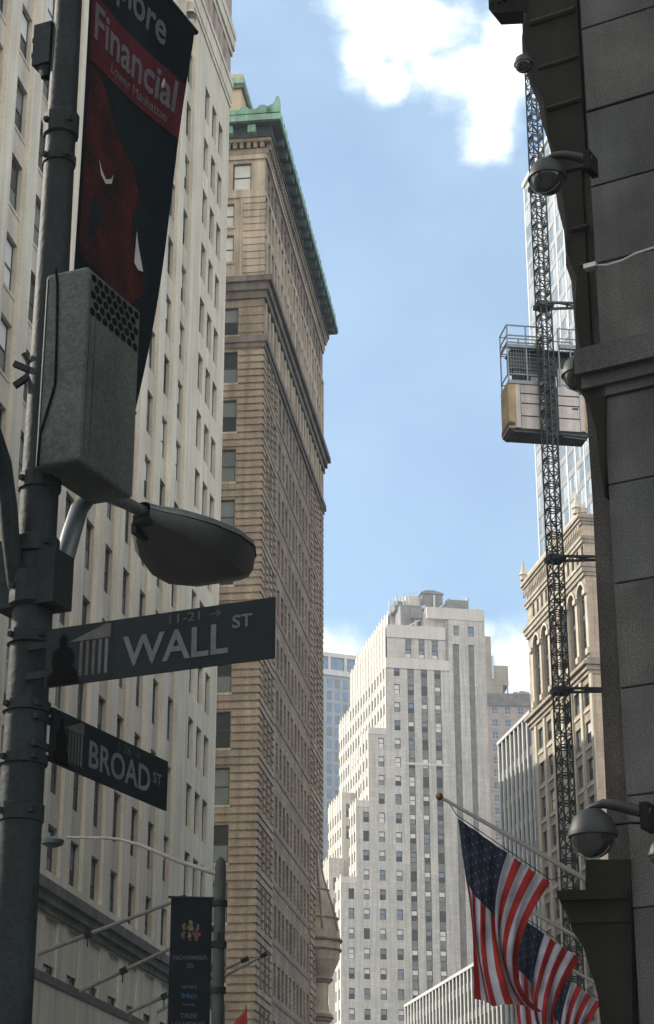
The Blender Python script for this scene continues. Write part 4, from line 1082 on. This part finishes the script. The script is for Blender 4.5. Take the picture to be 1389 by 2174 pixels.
moon = [(.16, 7.42), (.19, 7.33), (.25, 7.30), (.32, 7.34), (.335, 7.41), (.31, 7.365), (.25, 7.33), (.2, 7.36)]
mb.add([BN(u, BZ(z), .012) for u, z in moon], [(0, 1, 7), (1, 2, 6, 7), (2, 3, 5, 6), (3, 4, 5)])
flap = [(.66, 7.2), (.69, 7.12), (.78, 6.97), (.72, 6.955), (.665, 6.98)]
mb.add([BN(u, BZ(z), .014) for u, z in flap], [(0, 1, 4), (1, 2, 3, 4)]); mb.add([BN(u, BZ(z), .012) for u, z in ((.76, 8.36), (.775, 8.43), (.79, 8.42), (.78, 8.35))], [(0, 1, 2, 3)]); mb.split_build('cloth_flap', M['banner_white'], bn)
mb = MB(); mb.tube([(0, .02, 9.05), (0, 1.52, 9.03)], .018, 8); mb.tube([(0, .02, 6.08), (0, .93, 6.08)], .012, 8); mb.split_build('banner_rod', M['iron'], bn)

# ------------------------------------------------------------------ second lamp post with event banner, further down the street
l2 = thing('street_lamp', 'slim grey lamp post with a long thin arm, beside the navy event banner', 'street lamp', (-1.45, 26, 0), R(0))
mb = MB(); mb.lathe([(.11, 0), (.1, 1), (.085, 4), (.075, 6.6), (.07, 6.72), (.02, 6.78)], (0, 0, 0), 12); mb.build('post', M['steel_grey'], l2, True)
a0 = at(466, 1857, 26)-Vector((-1.45, 26, 0)); pa = [at(x, y, 26)-Vector((-1.45, 26, 0)) for x, y in ((466, 1857), (380, 1829), (300, 1795), (255, 1782), (220, 1779), (140, 1778))]
mb = MB(); mb.tube(pa, [.035, .03, .026, .022, .02, .018], 8); mb.build('lamp_arm', M['pole_grey'], l2, True)
c = at(112, 1786, 26)-Vector((-1.45, 26, 0))
mb = MB(); mb.lathe([(0, .055), (.10, .05), (.16, .01), (.15, -.04), (.08, -.075), (0, -.08)], c, 14); mb.tube([c+Vector((-.05, 0, .04)), c+Vector((-.04, 0, .11))], .04, 8); mb.build('lamp_head', M['alu'], l2, True)
mb = MB()
for z in (5.0, 5.6, 6.15): mb.lathe([(.07, -.04), (.105, -.04), (.105, .04), (.07, .04)], (0, 0, z), 12)
mb.box(-.02, .06, -.12, -.08, 5.55, 5.75); mb.build('clamp_band', M['iron'], l2)
eb2 = thing('event_banner', 'navy NOVEMBER 30 tree lighting banner on the slim lamp post', 'banner', (-1.45, 26, 0), 0)
def EBp(x, z, n=0.0): return (-.10-.56+x, -n+.012*math.sin(z*6), z+.04*(x/.56)*0)
mb = MB(); g = []
nz_ = 22
for j in range(nz_+1):
    z = 4.05+(6.23-4.05)*j/nz_
    for i in range(5): x = .56*i/4; g.append(EBp(x, z-.01*math.sin(x*9), .02*math.sin(x*8+z*2)))
mb.add(g, [(j*5+i, j*5+i+1, (j+1)*5+i+1, (j+1)*5+i) for j in range(nz_) for i in range(4)]); mb.build('cloth', M['banner_navy'], eb2, True)
cols_ = [mat('lamp_red', (.11, .014, .014)), mat('lamp_green', (.03, .06, .035)), mat('lamp_cream', (.09, .085, .07)), mat('lamp_gold', (.09, .055, .014))]
mb = MB(); rr = random.Random(3)
for i in range(26):
    a = rr.random()*6.28; r = .125*math.sqrt(rr.random()); cx, cz = .28+r*math.cos(a), 5.78+r*1.15*math.sin(a); q = .018+.012*rr.random()
    mb.add([EBp(cx+q*math.cos(k*1.0472), cz+q*math.sin(k*1.0472), .03+.0006*i) for k in range(6)], [tuple(range(6))], rr.randrange(4))
q = .042; mb.add([EBp(.36+q*math.cos(k*.785), 5.72+q*math.sin(k*.785), .05) for k in range(8)], [tuple(range(8))], 0)
mb.build('bauble_emblem', cols_, eb2)
mb = MB()
for tx, sz, z, sx in (('NOVEMBER', .078, 5.40, 1.15), ('30', .085, 5.29, 1.1), ("NYSE'S", .055, 5.02, 1.25), ('94th', .10, 4.89, 1.2), ('ANNUAL', .035, 4.80, 1.2), ('TREE', .085, 4.64, 1.25), ('LIGHTING', .085, 4.53, 1.15)):
    put_text(mb, tx, sz, lambda x, y, z=z: EBp(.28+x, z+y, .045), 1 if tx == '94th' else 0, True, 'CENTER', sx)
mb.build('lettering', [mat('banner_small_text', (.055, .06, .062), .9, .2, 5, spec=.05), mat('banner_blue_text', (.016, .05, .10), .9, .2, 5, spec=.05)], eb2)
mb = MB(); mb.tube([(-.7, 0, 6.24), (.0, 0, 6.22)], .018, 6); mb.split_build('banner_rod', M['iron'], eb2)

# flag poles leaning out from the white building
def lean_pole(px, py, tipx, tipy, label, L=6.2):
    u, t = sky_uv(px, py); Y = -24.2/(u-.156); Xb = u*Y; zb_ = 1.6+t*Y
    u2, t2 = sky_uv(tipx, tipy); d = (u2*Y-Xb)/(.988+u2*.154); Xe, Ye = Xb+.988*d, Y-.154*d; ze = 1.6+t2*Ye
    t_ = thing('flagpole', label, 'flagpole', (Xb, Y, zb_), 0, 'bare flagpoles on the white building')
    e = Vector((Xe-Xb, Ye-Y, ze-zb_)); b0 = e*(-.06)
    mb = MB(); mb.tube([b0, e*.36, e], [.10, .095, .07], 8); mb.build('pole', M['pole_grey'], t_, True)
    mb = MB(); mb.tube([e*.34, e*.39], .15, 8); mb.tube([e*.36, e*.36-Vector((0, 0, .5))], .03, 5); mb.build('collar', M['iron'], t_)
    mb = MB(); mb.tube([e*.99, e*1.05], [.11, .12], 8); mb.build('truck', M['iron'], t_)
lean_pole(78, 2026, 380, 1910, 'bare pale flagpole ending just above the navy event banner')
lean_pole(155, 2112, 450, 1972, 'bare pale flagpole running behind the middle of the navy event banner')
lean_pole(255, 2158, 515, 2040, 'lowest left bare pale flagpole, running behind the lower navy banner')
lean_pole(330, 2150, 556, 2030, 'bare pale flagpole whose tip shows right of the slim lamp post')
# small red flag at the bottom edge
rf = tag(MB().build('red_flag', M['orange_red']), 'orange red flag corner at the bottom edge, below the brown building', 'flag') if False else None
mb = MB(); Yr = 92.0
pp = [(524, 2128), (519, 2148), (508, 2158), (497, 2172), (486, 2240), (500, 2300), (524, 2260), (526, 2190)]
c0 = at(512, 2190, Yr); ring = [at(x, y, Yr+.25*math.sin(i*1.9))-c0 for i, (x, y) in enumerate(pp)]
mb.add([Vector((0, -.2, 0))]+ring, [(0, i+1, (i+1) % 8+1) for i in range(8)]); mb.add([Vector((0, -.17, 0))]+[r_+Vector((0, .03, 0)) for r_ in ring], [(0, i+1, (i+1) % 8+1) for i in range(8)])
o = mb.build('red_flag', M['orange_red'], None, True, c0); tag(o, 'orange red flag corner at the bottom edge, below the brown building', 'flag')

# ------------------------------------------------------------------ US flags on the granite building
def us_flag(idx, Y, tr, label_p, label_f, seed):
    # tr: screen pixel of the inboard end of the hoist; sizes keep the real flag size
    S = 26.0/Y
    off = lambda dx, dy: at(tr[0]+dx*S, tr[1]+dy*S, Y)
    base, ball, tip = off(84, -3), off(-235, -184), off(-195, -137)
    fp = thing('flagpole', label_p, 'flagpole', base, 0, 'flagpoles on the granite building')
    d = (ball-base)
    mb = MB(); mb.tube([Vector((0, 0, 0))-d*.15, d*.5, d*.98], [.038, .033, .022], 10); mb.build('pole', M['pole_grey'], fp, True)
    mb = MB(); mb.lathe([(0, .055), (.03, .046), (.05, .015), (.05, -.015), (.03, -.046), (0, -.055)], d, 12); mb.build('ball', M['gold'], fp, True)
    mb = MB(); mb.tube([d*.93+Vector((0, 0, -.02)), tip-base+Vector((-.02, 0, .05)), off(0, 0)-base+Vector((.02, 0, .04)), d*.12+Vector((0, 0, -.04))], .007, 5)
    mb.tube([-d*.15, -d*.10], .09, 10); mb.build('halyard', M['iron'], fp)
    TL, TR = tip, off(0, 0)
    fl = thing('flag', label_f, 'flag', TL, 0, 'US flags on the granite building')
    rr = random.Random(seed); ph = rr.random()*6
    BL, BR = off(-165, 250), off(-12, 272)
    ML, MR = off(-178, 25+10), off(-72, 165)
    nu, nv = 78, 72
    def sstep(x): x = max(0, min(1, x)); return x*x*(3-2*x)
    def pos(u, v):
        # quadratic edge curves left and right, folds growing downwards
        l = TL*(1-v)**2+(ML*2-(TL+BL)*.5)*2*v*(1-v)+BL*v*v
        r = TR*(1-v)**2+(MR*2-(TR+BR)*.5)*2*v*(1-v)+BR*v*v
        p = l+(r-l)*u
        fold = sstep(v*1.5-.15)
        amp = .105*fold
        dy = amp*math.sin(u*11.5-v*2.6+ph)+.05*fold*math.sin(u*23+v*5+ph)+.016*math.sin(u*41-v*9+2*ph)+.012*math.sin(u*17+v*31+ph)+.03*math.sin(u*6+v*7+ph)*sstep(v*3)
        dx = .050*fold*math.cos(u*11.5-v*2.6+ph)
        return p+Vector((dx, dy-.10*math.sin(u*math.pi)*sstep(v*2), .025*fold*math.sin(u*9+ph)))
    mb = MB()
    g = [pos(i/nu, j/nv)-TL for j in range(nv+1) for i in range(nu+1)]
    mb.v = [tuple(p) for p in g]
    for j in range(nv):
        for i in range(nu):
            s = i*13//nu
            mi = 0 if s % 2 == 0 else 1
            if s < 7 and (j+.5)/nv < .40: mi = 2
            mb.f.append([j*(nu+1)+i, j*(nu+1)+i+1, (j+1)*(nu+1)+i+1, (j+1)*(nu+1)+i]); mb.m.append(mi)
    mb.build('cloth', [M['flag_red'], M['flag_white'], M['flag_blue']], fl, True)
    mb = MB()
    for r_ in range(9):
        for c in range(6 if r_ % 2 == 0 else 5):
            u0 = (r_+1)/10*7/13; v0 = .40*((2*c+1+(r_ % 2))/12)
            ring = []
            for k in range(10):
                rad = .021 if k % 2 == 0 else .009
                ring.append(pos(u0+rad*.75*math.cos(k*.628), v0+rad*.42*math.sin(k*.628))-TL+Vector((0, -.012, 0)))
            mb.add(ring, [tuple(range(10))])
    mb.build('stars', M['flag_star'], fl)
us_flag(0, 26.0, (1168, 1875), 'pale flagpole with gilded ball, carrying the nearest and largest US flag', 'nearest and largest US flag, its blue canton fully in view', 4)
us_flag(1, 31.2, (1232, 2036), 'flagpole of the middle US flag, mostly hidden behind the nearest flag', 'middle US flag, partly hidden behind the nearest flag', 11)
us_flag(2, 36.8, (1277, 2130), 'flagpole of the farthest and lowest US flag', 'farthest and lowest US flag, cut by the bottom edge', 19)

# ------------------------------------------------------------------ air between here and the far towers
HAZE = 0.00045
if HAZE:
    mb = MB(); mb.box(-260, 300, -60, 520, -1.2, 262)
    hz = bpy.data.materials.new('haze_air'); hz.use_nodes = True
    N, L = hz.node_tree.nodes, hz.node_tree.links; N.remove(N['Principled BSDF'])
    pv = N.new('ShaderNodeVolumePrincipled'); pv.inputs['Color'].default_value = (.86, .92, 1, 1); pv.inputs['Density'].default_value = HAZE; pv.inputs['Anisotropy'].default_value = .3
    L.new(pv.outputs[0], N['Material Output'].inputs['Volume'])
    tag(mb.build('haze', hz), kind='stuff')
